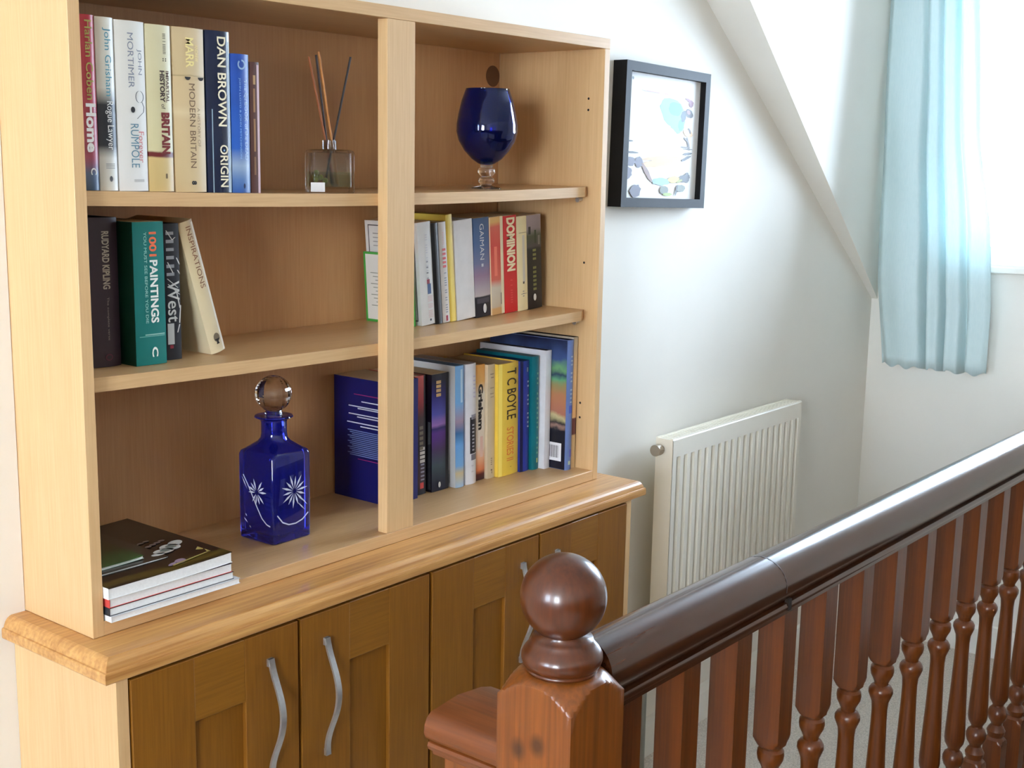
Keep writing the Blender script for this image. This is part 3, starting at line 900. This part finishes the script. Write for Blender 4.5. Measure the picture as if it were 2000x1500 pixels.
def magazine(label, x0, x1, y0, y1, z0, th, cover, pages=page_w, name='magazine', spine=None, lift=0.0, rz=0.0):
    r = thing(name, label, 'magazine', (x0, y0, z0), GM, (0, 0, math.radians(rz)))
    w, d = x1 - x0, y1 - y0
    c = 0.0006
    N = 16

    def slab(za, zb_, e=0.0, sag=True):
        bm = bmesh.new()
        rings = []
        for i in range(N + 1):
            f = i / N
            u = lift * (f ** 3 * 0.7)          # corner lifting towards the right
            x = e + (w - 2 * e) * f
            rings.append([(x, e, za + u), (x, d - e, za + u), (x, d - e, zb_ + u), (x, e, zb_ + u)])
        loft(bm, rings)
        return bm
    obj('page_block', slab(c, th - c, 0.0012), pages, r)
    cm = cover if not isinstance(cover, tuple) else plain('mag_%d_%d_%d' % cover, cover, .25, var=.05)
    obj('cover', slab(th - c, th), cm, r)
    obj('cover', slab(0, c), plain('mag_%d_%d_%d' % (spine or (40, 40, 46)), spine or (40, 40, 46), .3), r)
    bm = bmesh.new()
    add_box(bm, -c, 0.0004, 0, d, 0, th)
    obj('spine', bm, plain('mag_%d_%d_%d' % (spine or (40, 40, 46)), spine or (40, 40, 46), .3), r)
    return r


Z0 = ZB + .0003
magazine('white magazine at the bottom of the stack, sticking out furthest', .0215, .252, -.014, .262, Z0, .0085, (210, 212, 214), spine=(226, 226, 226))
magazine('dark backed magazine second from the bottom of the stack', .0215, .243, -.010, .262, Z0 + .0087, .0115, (56, 60, 66), spine=(40, 44, 50))
magazine('magazine with a red spine in the middle of the stack', .0225, .241, -.009, .264, Z0 + .0204, .0135, (30, 32, 60), spine=(206, 76, 70))
dark_cover = ramp_mat('dark_printed_cover', [(0, (26, 22, 18)), (.06, (86, 70, 24)), (.12, (28, 22, 20)), (.3, (30, 24, 24)), (.45, (24, 22, 22)), (.6, (36, 30, 22)), (.85, (26, 24, 22)), (1, (30, 28, 26))], .272, .2, noise=.12, nscale=14, axis=1)
mg = magazine('thick glossy magazine with a black cover, topmost large one of the stack', .0195, .239, -.012, .262, Z0 + .0341, .0165, dark_cover, spine=(232, 232, 232), lift=.004)
wi = plain('ink_214_214_210', (214, 214, 210), .4, var=0)
blobs = [ellipse(.153, .082, .018, .011), ellipse(.172, .092, .017, .015), ellipse(.19, .104, .016, .010, rot=.5), ellipse(.137, .074, .012, .006)]
patches('cover_print', wi, mg, blobs, 'top', .0189)
gi = plain('ink_128_136_130', (128, 136, 130), .4, var=0)
patches('cover_print', gi, mg, [ellipse(.156, .083, .009, .006), ellipse(.174, .093, .009, .008)], 'top', .0191)
patches('cover_print', plain('ink_120_104_100', (120, 104, 100), .4, var=0), mg, [ellipse(.150 + .011 * i, .118 + .004 * i, .006, .004) for i in range(4)] + [ellipse(.128 + .012 * i, .135 + .003 * i, .006, .003) for i in range(4)], 'top', .0187)
patches('cover_print', plain('ink_170_150_84', (170, 150, 84), .4, var=0), mg, [[(.19, .052), (.205, .066), (.213, .064), (.2, .046)], [(.205, .03), (.213, .062), (.209, .064), (.196, .03)], [(.12, .012), (.2, .03), (.2, .033), (.12, .016)]], 'top', .0187)
patches('cover_print', plain('ink_150_128_150', (150, 128, 150), .4, var=0), mg, [ellipse(.142, .026, .012, .008, rot=.6), ellipse(.125, .022, .010, .004, rot=.4)], 'top', .0180)
patches('cover_print', plain('ink_132_126_112', (132, 126, 112), .4, var=0), mg, [ellipse(.06 + .014 * i, .226 + .003 * i, .009, .005) for i in range(3)] + [ellipse(.1 + .014 * i, .238 + .002 * i, .009, .005) for i in range(3)] + [ellipse(.085, .19, .009, .005)], 'top', .0178)
ZT = Z0 + .0341 + .0166
r = magazine('thin white leaflet lying under the green booklet on the black magazine', .021, .163, .044, .22, ZT, .0022, (60, 54, 48), spine=(224, 224, 224), name='leaflet')
gc = ramp_mat('green_booklet_cover', [(0, (70, 110, 60)), (.06, (40, 92, 50)), (.25, (36, 70, 34)), (.4, (30, 34, 26)), (.6, (54, 66, 30)), (.75, (28, 28, 22)), (1, (30, 30, 26))], .16, .2, noise=.35, nscale=22, axis=1)
r2 = magazine('small green and black booklet on top of the whole stack', .0205, .128, .058, .22, ZT + .0024, .0045, gc, spine=(196, 216, 206), name='booklet', lift=.002)
patches('cover_print', plain('ink_110_96_70', (110, 96, 70), .4, var=0), r2, [ellipse(.03, .1, .012, .006), ellipse(.05, .125, .01, .005), ellipse(.025, .07, .012, .005)], 'top', .0050)

# ------------------------------------------------------------------ blue cut glass decanter
cobalt = glass('cobalt_glass', (0.05, 0.07, 0.92), trans=0.90)
clear = glass('clear_glass', (0.97, 0.97, 0.97))
frost = plain('cut_glass_white', (200, 206, 226), .25, var=.1)
dc = thing('decanter', 'square cobalt blue cut glass decanter with a clear ball stopper on the bookcase base', 'decanter', (.455, .138, ZB + .0003), None, (0, 0, math.radians(1.5)))
hw = 0.0440


def rsq(hw, r, z, n=6):
    pts = []
    for k, (sx, sy) in enumerate(((1, 1), (-1, 1), (-1, -1), (1, -1))):
        for i in range(n + 1):
            a = PI / 2 * (k + i / n)
            pts.append((sx * (hw - r) + r * cos(a), sy * (hw - r) + r * sin(a), z))
    return pts


bm = bmesh.new()
# body square, shoulders rounding in to the round neck, then flared lip; all rings share 28 points
def ringof(z, hw_, r):
    return rsq(hw_, min(r, hw_ - 1e-5), z)


outer = [(0.0, hw - .002, .006), (.002, hw, .006), (.06, hw + .0004, .006), (.150, hw + .0006, .007), (.156, hw - .001, .009), (.160, hw - .006, .013), (.166, .033, .021),
         (.172, .0265, .0225), (.178, .0235, .0235), (.186, .0222, .0222), (.206, .0222, .0222), (.210, .0242, .0242), (.2125, .0310, .0310), (.2145, .0335, .0335), (.2165, .0325, .0325), (.2172, .026, .026)]
inner = [(.2172, .0155, .0155), (.19, .0155, .0155), (.176, .0175, .0175), (.165, .024, .016), (.155, hw - .008, .010), (.145, hw - .0065, .008), (.016, hw - .0065, .008), (.012, hw - .010, .010)]
loft(bm, [ringof(*p) for p in outer + inner])
body = obj('bottle', bm, cobalt, dc, angle=40)
# cut stars and swags engraved in the two visible faces
for face in (0, 1):
    bm = bmesh.new()

    def put(pts):
        vs = []
        for a, z in pts:
            # face 0: looks to -y (right in view); face 1: looks to -x
            vs.append(bm.verts.new((a, -hw - .0011, z) if face == 0 else (-hw - .0011, -a, z)))
        bm.faces.new(vs)
    c0 = (.004, .088)
    for i in range(14):
        t = 2 * PI * i / 14 + .1
        L_ = (.031 if face == 0 else .025) * (1.0 if i % 2 == 0 else .86)
        w = .0019
        u = (cos(t), sin(t))
        n_ = (-u[1], u[0])
        q = [(.004, 0), (L_ * .6, w), (L_, 0), (L_ * .6, -w)]
        if face == 1 and i % 5 == 3:
            continue
        put([(c0[0] + u[0] * a + n_[0] * b, c0[1] + u[1] * a + n_[1] * b) for a, b in q])
    sw = [(-.036, .052), (-.024, .0375), (-.010, .031), (.006, .030), (.022, .034), (.036, .044)] if face == 0 else [(-.03, .115), (-.018, .098), (.004, .062), (.016, .044), (.028, .035), (.037, .033)]
    for p, q in zip(sw, sw[1:]):
        d = Vector((q[0] - p[0], q[1] - p[1])).normalized()
        nn = Vector((-d.y, d.x)) * .0011
        put([(p[0] + nn.x, p[1] + nn.y), (q[0] + nn.x, q[1] + nn.y), (q[0] - nn.x, q[1] - nn.y), (p[0] - nn.x, p[1] - nn.y)])
    extra = [(.018, .075, .034, .058), (.012, .066, .028, .05)] if face == 0 else [(-.03, .038, -.02, .030), (-.026, .046, -.022, .041), (-.034, .112, -.02, .09), (-.016, .026, -.012, .022)]
    for a, z, a2, z2 in extra:
        d = Vector((a2 - a, z2 - z)).normalized()
        nn = Vector((-d.y, d.x)) * .0012
        put([(a, z), ((a + a2) / 2 + nn.x, (z + z2) / 2 + nn.y), (a2, z2), ((a + a2) / 2 - nn.x, (z + z2) / 2 - nn.y)])
    obj('cut_star', bm, frost, body)
st = bmesh.new()
R_ = .0318
prof = [(.0125, .200), (.0148, .216), (.0150, .221), (.0135, .2255)]
for i in range(1, 17):
    a = -PI / 2 + .45 + (PI - .45) * i / 16
    prof.append((max(R_ * cos(a), .0006), .2545 + R_ * sin(a)))
lathe(st, prof, n=14)
obj('stopper', st, clear, dc)

# ------------------------------------------------------------------ reed diffuser on the top shelf
rx, ry = .545, .090
rz0 = surf(0, rx) + .0004
rd = thing('reed_diffuser', 'square clear glass reed diffuser with four sticks on the top shelf', 'reed diffuser', (rx, ry, rz0), None, (0, 0, math.radians(-37)))
bm = bmesh.new()
hw2 = .0385
loft(bm, [rsq(h_, .005, z, 4) for z, h_ in ((0, hw2 - .001), (.002, hw2), (.066, hw2), (.070, hw2 - .002), (.0715, hw2 - .006))] +
     [rsq(h_, min(.0118, h_ - 1e-5), z, 4) for z, h_ in ((.0725, .0125), (.0870, .0120), (.0875, .0090), (.0735, .0090), (.068, .012))] +
     [rsq(h_, .006, z, 4) for z, h_ in ((.0655, hw2 - .005), (.0100, hw2 - .005), (.0095, hw2 - .008))])
tg, nt, bb = new_mat('thin_clear_glass')
tr = nt.nodes.new('ShaderNodeBsdfTransparent')
tr.inputs['Color'].default_value = (.93, .95, .94, 1)
mx = nt.nodes.new('ShaderNodeMixShader')
mx.inputs[0].default_value = .45
bb.inputs['Transmission Weight'].default_value = 1.0
bb.inputs['Roughness'].default_value = .02
bb.inputs['IOR'].default_value = 1.45
nt.links.new(bb.outputs[0], mx.inputs[1])
nt.links.new(tr.outputs[0], mx.inputs[2])
nt.links.new(mx.outputs[0], nt.nodes['Material Output'].inputs['Surface'])
obj('bottle', bm, tg, rd, angle=40)
bm = bmesh.new()
loft(bm, [rsq(hw2 - .0054, .005, z, 4) for z in (.0105, .034)])
om, nt, bb = new_mat('pale_green_oil')
tr = nt.nodes.new('ShaderNodeBsdfTransparent')
tr.inputs['Color'].default_value = (.84, .85, .62, 1)
mx = nt.nodes.new('ShaderNodeMixShader')
mx.inputs[0].default_value = .88
bb.inputs['Base Color'].default_value = (.62, .64, .42, 1)
bb.inputs['Roughness'].default_value = .1
nt.links.new(bb.outputs[0], mx.inputs[1])
nt.links.new(tr.outputs[0], mx.inputs[2])
nt.links.new(mx.outputs[0], nt.nodes['Material Output'].inputs['Surface'])
obj('oil', bm, om, rd)
bm = bmesh.new()
for i, (px, py, pz) in enumerate([(-.025, -.026, .033), (-.018, -.027, .0255), (-.026, -.027, .022), (-.010, -.026, .0205), (-.026, -.017, .027)]):
    bmesh.ops.create_icosphere(bm, subdivisions=2, radius=.0048, matrix=Matrix.Translation((px, py, pz)))
obj('bead', bm, plain('green_bead', (206, 214, 110), .3), rd, smooth=True)
reeds = [((.008, .003, .014), (-.033, .003, .224), (150, 82, 36)), ((.004, .004, .014), (-.020, .012, .228), (40, 22, 12)), ((.014, -.003, .014), (-.017, -.005, .232), (182, 118, 56)), ((-.008, .002, .014), (.037, .002, .226), (30, 18, 12))]
for p, q, c in reeds:
    bm = bmesh.new()
    tube(bm, p, q, .0019, n=10)
    obj('reed', bm, plain('reed_%d' % c[0], c, .6), rd)
bm = bmesh.new()
add_box(bm, -hw2 + .003, -.012, -hw2 - .0006, -hw2 - .0002, .0015, .017)
obj('paper_label', bm, plain('ink_236_236_238', (236, 236, 238), .5, var=0), rd)

# ------------------------------------------------------------------ blue brandy glass
gx, gy = .972, .098
gz = surf(0, gx) + .0004
bg = thing('brandy_glass', 'large dark blue brandy balloon with a short clear beaded stem on the top shelf', 'glass', (gx, gy, gz))
bm = bmesh.new()
prof = [(.0015, .0470), (.013, .0465), (.022, .049), (.040, .058), (.060, .074), (.075, .093), (.081, .110), (.0805, .125), (.076, .145), (.068, .170), (.0575, .1915), (.0575, .1925), (.0560, .1925),
        (.0655, .170), (.0735, .145), (.078, .125), (.0785, .110), (.0725, .0945), (.058, .0765), (.038, .0605), (.021, .0525), (.0015, .0505)]
prof = [(r * .745, z) for r, z in prof]
# refine the profile
fine = []
for (r0, z0), (r1, z1) in zip(prof, prof[1:]):
    for k in range(3):
        fine.append((r0 + (r1 - r0) * k / 3, z0 + (z1 - z0) * k / 3))
fine.append(prof[-1])
lathe(bm, fine, n=64)
deep_blue = glass('deep_blue_glass', (0.012, 0.06, 0.50), trans=0.95)
obj('bowl', bm, deep_blue, bg, smooth=True)
bm = bmesh.new()
prof = [(.030, 0), (.031, .0012), (.025, .004), (.014, .0065), (.0105, .008), (.0145, .012), (.0165, .0165), (.0145, .0205), (.0095, .0235), (.0130, .0265), (.0175, .0320), (.0165, .0385), (.0115, .0425), (.0130, .0462)]
fine = []
for (r0, z0), (r1, z1) in zip(prof, prof[1:]):
    for k in range(3):
        fine.append((r0 + (r1 - r0) * k / 3, z0 + (z1 - z0) * k / 3))
fine.append(prof[-1])
lathe(bm, fine, n=48)
obj('stem', bm, clear, bg, smooth=True)

# ------------------------------------------------------------------ framed picture on the wall
pf = thing('picture_frame', 'deep black box frame holding a pale collage print on the wall right of the bookcase', 'picture', (1.515, YW, .745), None, (0, math.radians(1.4), 0))
fw, fhh, fd = .382, .335, .038
bm = bmesh.new()
fwid = .022
X0, X1, Za, Zb = -.0, fw, -fhh / 2, fhh / 2
for a in ((X0, X0 + fwid, Za, Zb), (X1 - fwid, X1, Za, Zb), (X0 + fwid, X1 - fwid, Za, Za + fwid), (X0 + fwid, X1 - fwid, Zb - fwid, Zb)):
    add_box(bm, a[0], a[1], -fd, -.0005, a[2], a[3])
blk = plain('black_frame_paint', (20, 20, 23), .55, var=.03, spec=.2)
obj('frame', bm, blk, pf)
obj('mount', box_bm(X0 + fwid, X1 - fwid, -.022, -.0005, Za + fwid, Zb - fwid), plain('white_mount', (240, 238, 236), .6, var=.01), pf)
pw, ph = fw - 2 * fwid, fhh - 2 * fwid


def pp(u, v):       # fractions from the upper left corner of the print
    return (X0 + fwid + u * pw, Zb - fwid - v * ph)


def blob(u, v, ru, rv, rot=0, n=18, wob=.12, seed=1):
    rnd = random.Random(seed)
    out = []
    for k in range(n):
        t = 2 * PI * k / n
        s = 1 + wob * (rnd.random() - .5) * 2
        a, b = ru * s * cos(t), rv * s * sin(t)
        out.append(pp(u + a * cos(rot) - b * sin(rot), v + a * sin(rot) + b * cos(rot)))
    return out


prints = [((190, 222, 228), [blob(.62, .28, .16, .11, .3, seed=2), blob(.70, .36, .10, .09, .2, seed=3), blob(.55, .24, .1, .07, 0, seed=9)]),
          ((150, 206, 214), [blob(.66, .25, .09, .06, .2, seed=4), blob(.75, .38, .04, .05, 0, seed=8)]),
          ((92, 150, 156), [blob(.78, .30, .035, .05, .4, seed=5)]),
          ((92, 52, 84), [blob(.855, .275, .055, .036, .3, seed=6)]), ((206, 180, 176), [blob(.845, .265, .028, .018, .3, seed=16)]),
          ((196, 150, 170), [blob(.84, .165, .055, .012, .3, seed=7), blob(.875, .19, .03, .03, .9, seed=17)]),
          ((236, 218, 190), [blob(.85, .44, .07, .03, .2, seed=10), blob(.50, .67, .25, .018, -.05, seed=11), blob(.45, .71, .2, .03, -.1, seed=12)]),
          ((150, 132, 120), [blob(.87, .42, .03, .012, .9, seed=13), blob(.86, .53, .06, .012, 1.2, seed=14), blob(.83, .50, .05, .008, .5, seed=18), blob(.82, .56, .07, .006, 0, seed=19)]),
          ((40, 36, 60), [blob(.86, .615, .06, .011, -.1, seed=15), blob(.84, .655, .07, .012, -.35, seed=20), blob(.86, .575, .07, .004, 0, seed=41)]),
          ((86, 80, 86), [blob(.10, .635, .1, .007, 0, seed=21), blob(.07, .545, .05, .006, 0, seed=42)]),
          ((170, 164, 178), [blob(.09, .71, .07, .035, 0, seed=22), blob(.20, .71, .05, .045, 0, seed=23), blob(.06, .80, .06, .05, 0, seed=43)]),
          ((198, 172, 158), [blob(.31, .79, .10, .022, .8, seed=24)]),
          ((200, 220, 222), [blob(.50, .86, .12, .03, 0, seed=25)]), ((236, 226, 170), [blob(.68, .84, .08, .03, -.1, seed=44)]),
          ((30, 34, 34), [blob(.83, .825, .075, .030, -.15, seed=26), blob(.86, .82, .04, .045, .2, seed=45)]), ((206, 206, 120), [blob(.76, .85, .04, .012, -.3, seed=27)]),
          ((160, 150, 166), [blob(.17, .945, .07, .055, 0, seed=28)]), ((180, 184, 170), [blob(.55, .93, .06, .035, 0, seed=29), blob(.78, .91, .06, .03, 0, seed=46)]),
          ((206, 220, 140), [blob(.60, .965, .06, .014, 0, seed=30)]), ((110, 116, 110), [blob(.72, .93, .012, .05, .3, seed=47)]),
          ((226, 206, 206), [blob(.34, .135, .14, .004, .03, seed=31), blob(.52, .14, .05, .004, .03, seed=48)]), ((110, 130, 140), [blob(.075, .05, .012, .012, 0, seed=32)])]
for i, (c, ps) in enumerate(prints):
    c = tuple(int(255 * (q / 255) ** 2.9) for q in c)
    for j, p_ in enumerate(ps):
        patches('print_patch', plain('ink_%d_%d_%d' % c, c, .5, var=0), pf, [p_], 'front', -.0223 - .00012 * i - .00003 * j)

# ------------------------------------------------------------------ radiator
RX0, RX1, RY0, RY1, RZ1, RZ0 = 1.690, 2.405, .078, .128, .003, -.60
ra = thing('radiator', 'white ribbed panel radiator on the wall right of the cupboard', 'radiator', (RX0, YW, RZ0))
rw, rh = RX1 - RX0, RZ1 - RZ0
yf, yb = RY0 - YW, RY1 - YW
bm = bmesh.new()
nr = 20
pitch = rw / (nr + .6)
prof = [(0.0, yf), (pitch * .55, yf)]
for i in range(nr):
    c = pitch * (.8 + i)
    g = pitch * .27
    prof += [(c - g, yf), (c - g * .75, yf + .022), (c + g * .75, yf + .022), (c + g, yf)]
prof += [(rw, yf)]
zt, zbm = rh - .048, .03
rows = [(zbm - .03, 0), (zbm, 0), (zbm + .012, 1), (zt - .012, 1), (zt, 0), (rh - .004, 0), (rh, .0)]
vsr = []
for z, k in rows:
    vsr.append([bm.verts.new((x, yf + (y - yf) * k + (.003 if z == rh else 0), z)) for x, y in prof])
for p, q in zip(vsr, vsr[1:]):
    for i in range(len(prof) - 1):
        bm.faces.new((p[i], p[i + 1], q[i + 1], q[i]))
obj('front_panel', bm, rad_m, ra, angle=30)
obj('back_panel', box_bm(0.004, rw - .004, yb - .010, yb, 0, rh - .004), rad_m, ra)
for x0 in (-.0015, rw - .0005):
    obj('side_panel', box_bm(x0, x0 + .002, yf + .001, yb, 0.004, rh - .002), rad_m, ra)
bm = bmesh.new()
for i in range(48):
    x = .003 + (rw - .006) * i / 48
    add_box(bm, x, x + .009, yf + .008, yb - .004, rh - .006, rh - .003)
add_box(bm, 0, rw, yf + .002, yf + .008, rh - .004, rh)
add_box(bm, 0, rw, yb - .004, yb, rh - .004, rh)
obj('top_grille', bm, rad_m, ra)
bm = bmesh.new()
tube(bm, (-.003, yf + .032, rh - .028), (-.016, yf + .032, rh - .028), .008, n=16)
tube(bm, (-.016, yf + .032, rh - .028), (-.034, yf + .032, rh - .028), .0145, n=20)
obj('blanking_plug', bm, plain('warm_nickel', (170, 160, 146), .35, .8), ra)
bm = bmesh.new()
tube(bm, (-.002, yf + .03, .03), (-.045, yf + .03, .03), .009, n=14)
tube(bm, (-.045, yf + .03, -.02), (-.045, yf + .03, .035), .011, n=16)
tube(bm, (-.045, yf + .03, ZF - RZ0), (-.045, yf + .03, -.02), .0075, n=14)
obj('valve_pipe', bm, plain('pipe_chrome', (150, 152, 146), .3, .8), ra)
bm = bmesh.new()
lathe(bm, [(.012, .034), (.019, .036), (.020, .045), (.019, .072), (.014, .078)], -.045, yf + .03, 20)
obj('valve_cap', bm, plain('cream_cap', (222, 214, 192), .5), ra)
bm = bmesh.new()
for x in (.12, rw - .12):
    add_box(bm, x - .015, x + .015, yb, -.0003, .1, rh - .1)
obj('wall_bracket', bm, rad_m, ra)

# ------------------------------------------------------------------ curtain
cu_m, nt, bb = new_mat('aqua_curtain_cloth')
tcn = nt.nodes.new('ShaderNodeTexCoord')
mpn = nt.nodes.new('ShaderNodeMapping')
mpn.inputs['Scale'].default_value = (260, 260, 40)
nt.links.new(tcn.outputs['Object'], mpn.inputs['Vector'])
nzn = nt.nodes.new('ShaderNodeTexNoise')
nzn.inputs['Scale'].default_value = 1
nt.links.new(mpn.outputs['Vector'], nzn.inputs['Vector'])
rpn = nt.nodes.new('ShaderNodeValToRGB')
rpn.color_ramp.elements[0].color = srgb((214, 234, 236))
rpn.color_ramp.elements[1].color = srgb((228, 243, 244))
nt.links.new(nzn.outputs['Fac'], rpn.inputs['Fac'])
nt.links.new(rpn.outputs['Color'], bb.inputs['Base Color'])
bb.inputs['Roughness'].default_value = .55
bb.inputs['Sheen Weight'].default_value = .3
# cloth lets some daylight through
tl_ = nt.nodes.new('ShaderNodeBsdfTranslucent')
nt.links.new(rpn.outputs['Color'], tl_.inputs['Color'])
mxs = nt.nodes.new('ShaderNodeMixShader')
mxs.inputs[0].default_value = .30
nt.links.new(bb.outputs[0], mxs.inputs[1])
nt.links.new(tl_.outputs[0], mxs.inputs[2])
nt.links.new(mxs.outputs[0], nt.nodes['Material Output'].inputs['Surface'])
bm = bmesh.new()
CZ0, CZ1 = .043, 1.498
NU, NV = 120, 40
cxp = XE - .085
grid = []
keys = [0, .08, .25, .39, .44, .49, .56, .605, .655, .74, .785, .845, .95, 1.0]
dep = [.012, -.016, -.026, -.020, .026, -.022, -.016, .034, -.028, -.018, .040, -.024, -.012, .014]


def fold(u):
    for i in range(len(keys) - 1):
        if keys[i] <= u <= keys[i + 1]:
            f = (u - keys[i]) / (keys[i + 1] - keys[i])
            f = f * f * (3 - 2 * f)
            return dep[i] + (dep[i + 1] - dep[i]) * f
    return dep[-1]


for j in range(NV + 1):
    fv = j / NV
    z = CZ0 + (CZ1 - CZ0) * fv
    yl = .090 + .066 * min(1, (z - CZ0) / 1.1)
    if z < .30:
        yl = .093 + .034 * ((z - CZ0) / .26)
    else:
        yl = .127 + .022 * (z - .30) / .9
    yr = -.246 + .05 * min(1, max(0, (z - .25) / .5)) + .066 * min(1, max(0, (z - .5) / .7))
    row = []
    for i in range(NU + 1):
        u = i / NU
        y = yl + (yr - yl) * u
        amp = .75 + .35 * sin(3.1 * fv + u * 4)
        wob = .004 * sin(17 * fv + 9 * u)
        x = cxp + fold(min(1, max(0, u + .012 * sin(4 * fv + 3 * u)))) * amp + wob
        zz = z + (.006 * sin(u * 40) * (1 - fv) if j == 0 else 0)
        row.append(bm.verts.new((x, y, zz)))
    grid.append(row)
for p, q in zip(grid, grid[1:]):
    for i in range(NU):
        bm.faces.new((p[i], p[i + 1], q[i + 1], q[i]))
cur = tag(obj('curtain', bm, cu_m, smooth=True), 'pale aqua curtain hanging in folds at the left of the bright window', 'curtain')
md = cur.modifiers.new('thick', 'SOLIDIFY')
md.thickness = .0022
bm = bmesh.new()
tube(bm, (XE - .085, -1.7, 1.515), (XE - .085, .128, 1.515), .011, n=14)
for yy in (-1.6, .05):
    tube(bm, (XE - .085, yy, 1.515), (XE, yy, 1.515), .006, n=10)
tag(obj('curtain_pole', bm, trim_m), 'white curtain pole above the window', 'curtain pole')

# ------------------------------------------------------------------ balustrade
NX, NY = .155, -.7075
bl = thing('balustrade', 'dark stained landing balustrade with a ball topped newel post and turned balusters', 'balustrade', (NX, NY, ZF))
zz = lambda z: z - ZF
# newel: square post whose head is turned
q = .0525
prof = [(.0765, ZF), (.0765, .052), (.0745, .076)]
for i in range(1, 10):
    f = i / 9
    prof.append((.0745 - (.0745 - .0425) * (f ** .75), .076 + .0265 * (1 - (1 - f) ** 1.8)))
bm = bmesh.new()
lathe(bm, [(r, zz(z)) for r, z in prof], 0, 0, 160, sq=q)
np_ = obj('newel_post', bm, newel_z, bl, angle=28)
prof = [(.0400, .1020), (.0410, .1030), (.0412, .1055), (.0400, .1070), (.0425, .1085), (.0455, .1125), (.0472, .1180), (.0468, .1235), (.0440, .1290), (.0395, .1345), (.0365, .1390), (.0352, .1430)]
R_ = .0500
zc = .1905
a0 = math.asin(max(-1, (.145 - zc) / R_))
for i in range(25):
    a = a0 + (PI / 2 - a0) * i / 24
    prof.append((max(R_ * cos(a), .0004), zc + R_ * sin(a)))
bm = bmesh.new()
lathe(bm, [(r, zz(z)) for r, z in prof], 0, 0, 64)
obj('ball_cap', bm, cap_m, np_, smooth=True)
# handrail (mopstick top, fillet underneath), falling very slightly to the right
RL0, RL1 = q - .002, XE - NX - .001
drop = lambda x: -.0085 * x


def rail_prof(dz=0):
    pts = []
    cy, cz, ry_, rz_ = 0, .086, .037, .040
    for i in range(21):
        a = -.28 * PI + (1.56 * PI) * i / 20
        pts.append((cy + ry_ * cos(a), cz + rz_ * sin(a)))
    pts += [(-.020, .0535), (-.0285, .0520), (-.0300, .0470), (-.0285, .0415), (-.026, .0405), (-.026, .034), (.026, .034), (.026, .0405), (.0285, .0415), (.0300, .0470), (.0285, .0520), (.020, .0535)]
    return pts


bm = bmesh.new()
rings = []
for x in [RL0 + (RL1 - RL0) * i / 12 for i in range(13)]:
    rings.append([(x, y, zz(z + drop(x))) for y, z in rail_prof()])
loft(bm, rings)
hr = obj('handrail', bm, dark_x, bl, angle=38)
# filled joint across the rail, and the break in the lower bead
bm = bmesh.new()
rings = []
jx = .470
for x in (jx, jx + .0022):
    ring = []
    for i in range(13):
        a = .10 * PI + (1.0 * PI) * i / 12
        ring.append((x + .03 * (i / 12), .0373 * cos(a), zz(.086 + .0403 * sin(a) + drop(x))))
    rings.append(ring)
loft(bm, rings, close=False, cap0=False, cap1=False)
obj('rail_joint', bm, plain('joint_filler', (66, 62, 62), .5), hr)
bm = bmesh.new()
add_box(bm, .520, .530, -.0306, -.024, zz(.036), zz(.0535))
obj('bead_gap', bm, gap_m, hr)
# balusters
bh = .021


def baluster_bm(ztop):
    bm = bmesh.new()
    up = [(.034, ztop), (.034, -.1780), (.0297, -.1800), (.0270, -.1850), (.0225, -.1925), (.0165, -.1975)]
    turn = [(.0165, -.1985), (.0200, -.2030), (.0208, -.2100), (.0195, -.2180), (.0150, -.2270), (.0125, -.2330), (.0125, -.2370), (.0175, -.2400), (.0212, -.2460), (.0215, -.2530),
            (.0185, -.2610), (.0150, -.2700), (.0138, -.2850), (.0140, -.3100), (.0158, -.3700), (.0182, -.4300), (.0204, -.4850), (.0206, -.4980), (.0190, -.5080), (.0145, -.5160), (.0120, -.5215),
            (.0125, -.5250), (.0180, -.5300), (.0212, -.5390), (.0212, -.5470), (.0185, -.5560), (.0130, -.5640), (.0120, -.5690), (.0165, -.5750), (.0205, -.5830), (.0190, -.5920), (.0165, -.5960)]
    low = [(.0165, -.5975), (.0225, -.6030), (.0270, -.6090), (.0297, -.6150), (.034, -.6180), (.034, ZF + .03)]
    prof = [(r, zz(z)) for r, z in up + turn + low]
    lathe(bm, list(reversed(prof)), 0, 0, 64, sq=bh)
    return bm


for i in range(20):
    cx = .2765 + .1435 * i - NX
    if cx > RL1 - .05:
        break
    o = obj('baluster', baluster_bm(.0350 + drop(cx)), dark_z, bl, angle=30)
    o.location = (cx, 0, 0)
obj('base_rail', box_bm(-q, RL1, -.03, .03, 0.0, .032, .004), dark_x, bl)
# short moulded return rail behind the newel
bm = bmesh.new()
px0 = -.047
prof = [(px0 + .012, .0115), (px0 + .004, .0060), (px0, -.002), (px0 - .001, -.012), (px0 + .002, -.020), (px0 + .010, -.0255), (px0 + .007, -.0270), (px0 + .005, -.0310), (px0 + .007, -.0360), (px0 + .014, -.0380),
        (px0 + .016, -.046), (.07, -.046), (.086, -.02), (.088, -.006), (.080, .006), (.06, .012), (.015, .0165)]
extrude_profile(bm, [(x, zz(z)) for x, z in prof], 'y', q - .001, q + .118)
rr = obj('return_rail', bm, dark_y, bl, angle=35)
obj('return_baluster', box_bm(px0 + .017, px0 + .062, q + .055, q + .100, zz(ZF), zz(-.0455), .001), newel_z, bl)
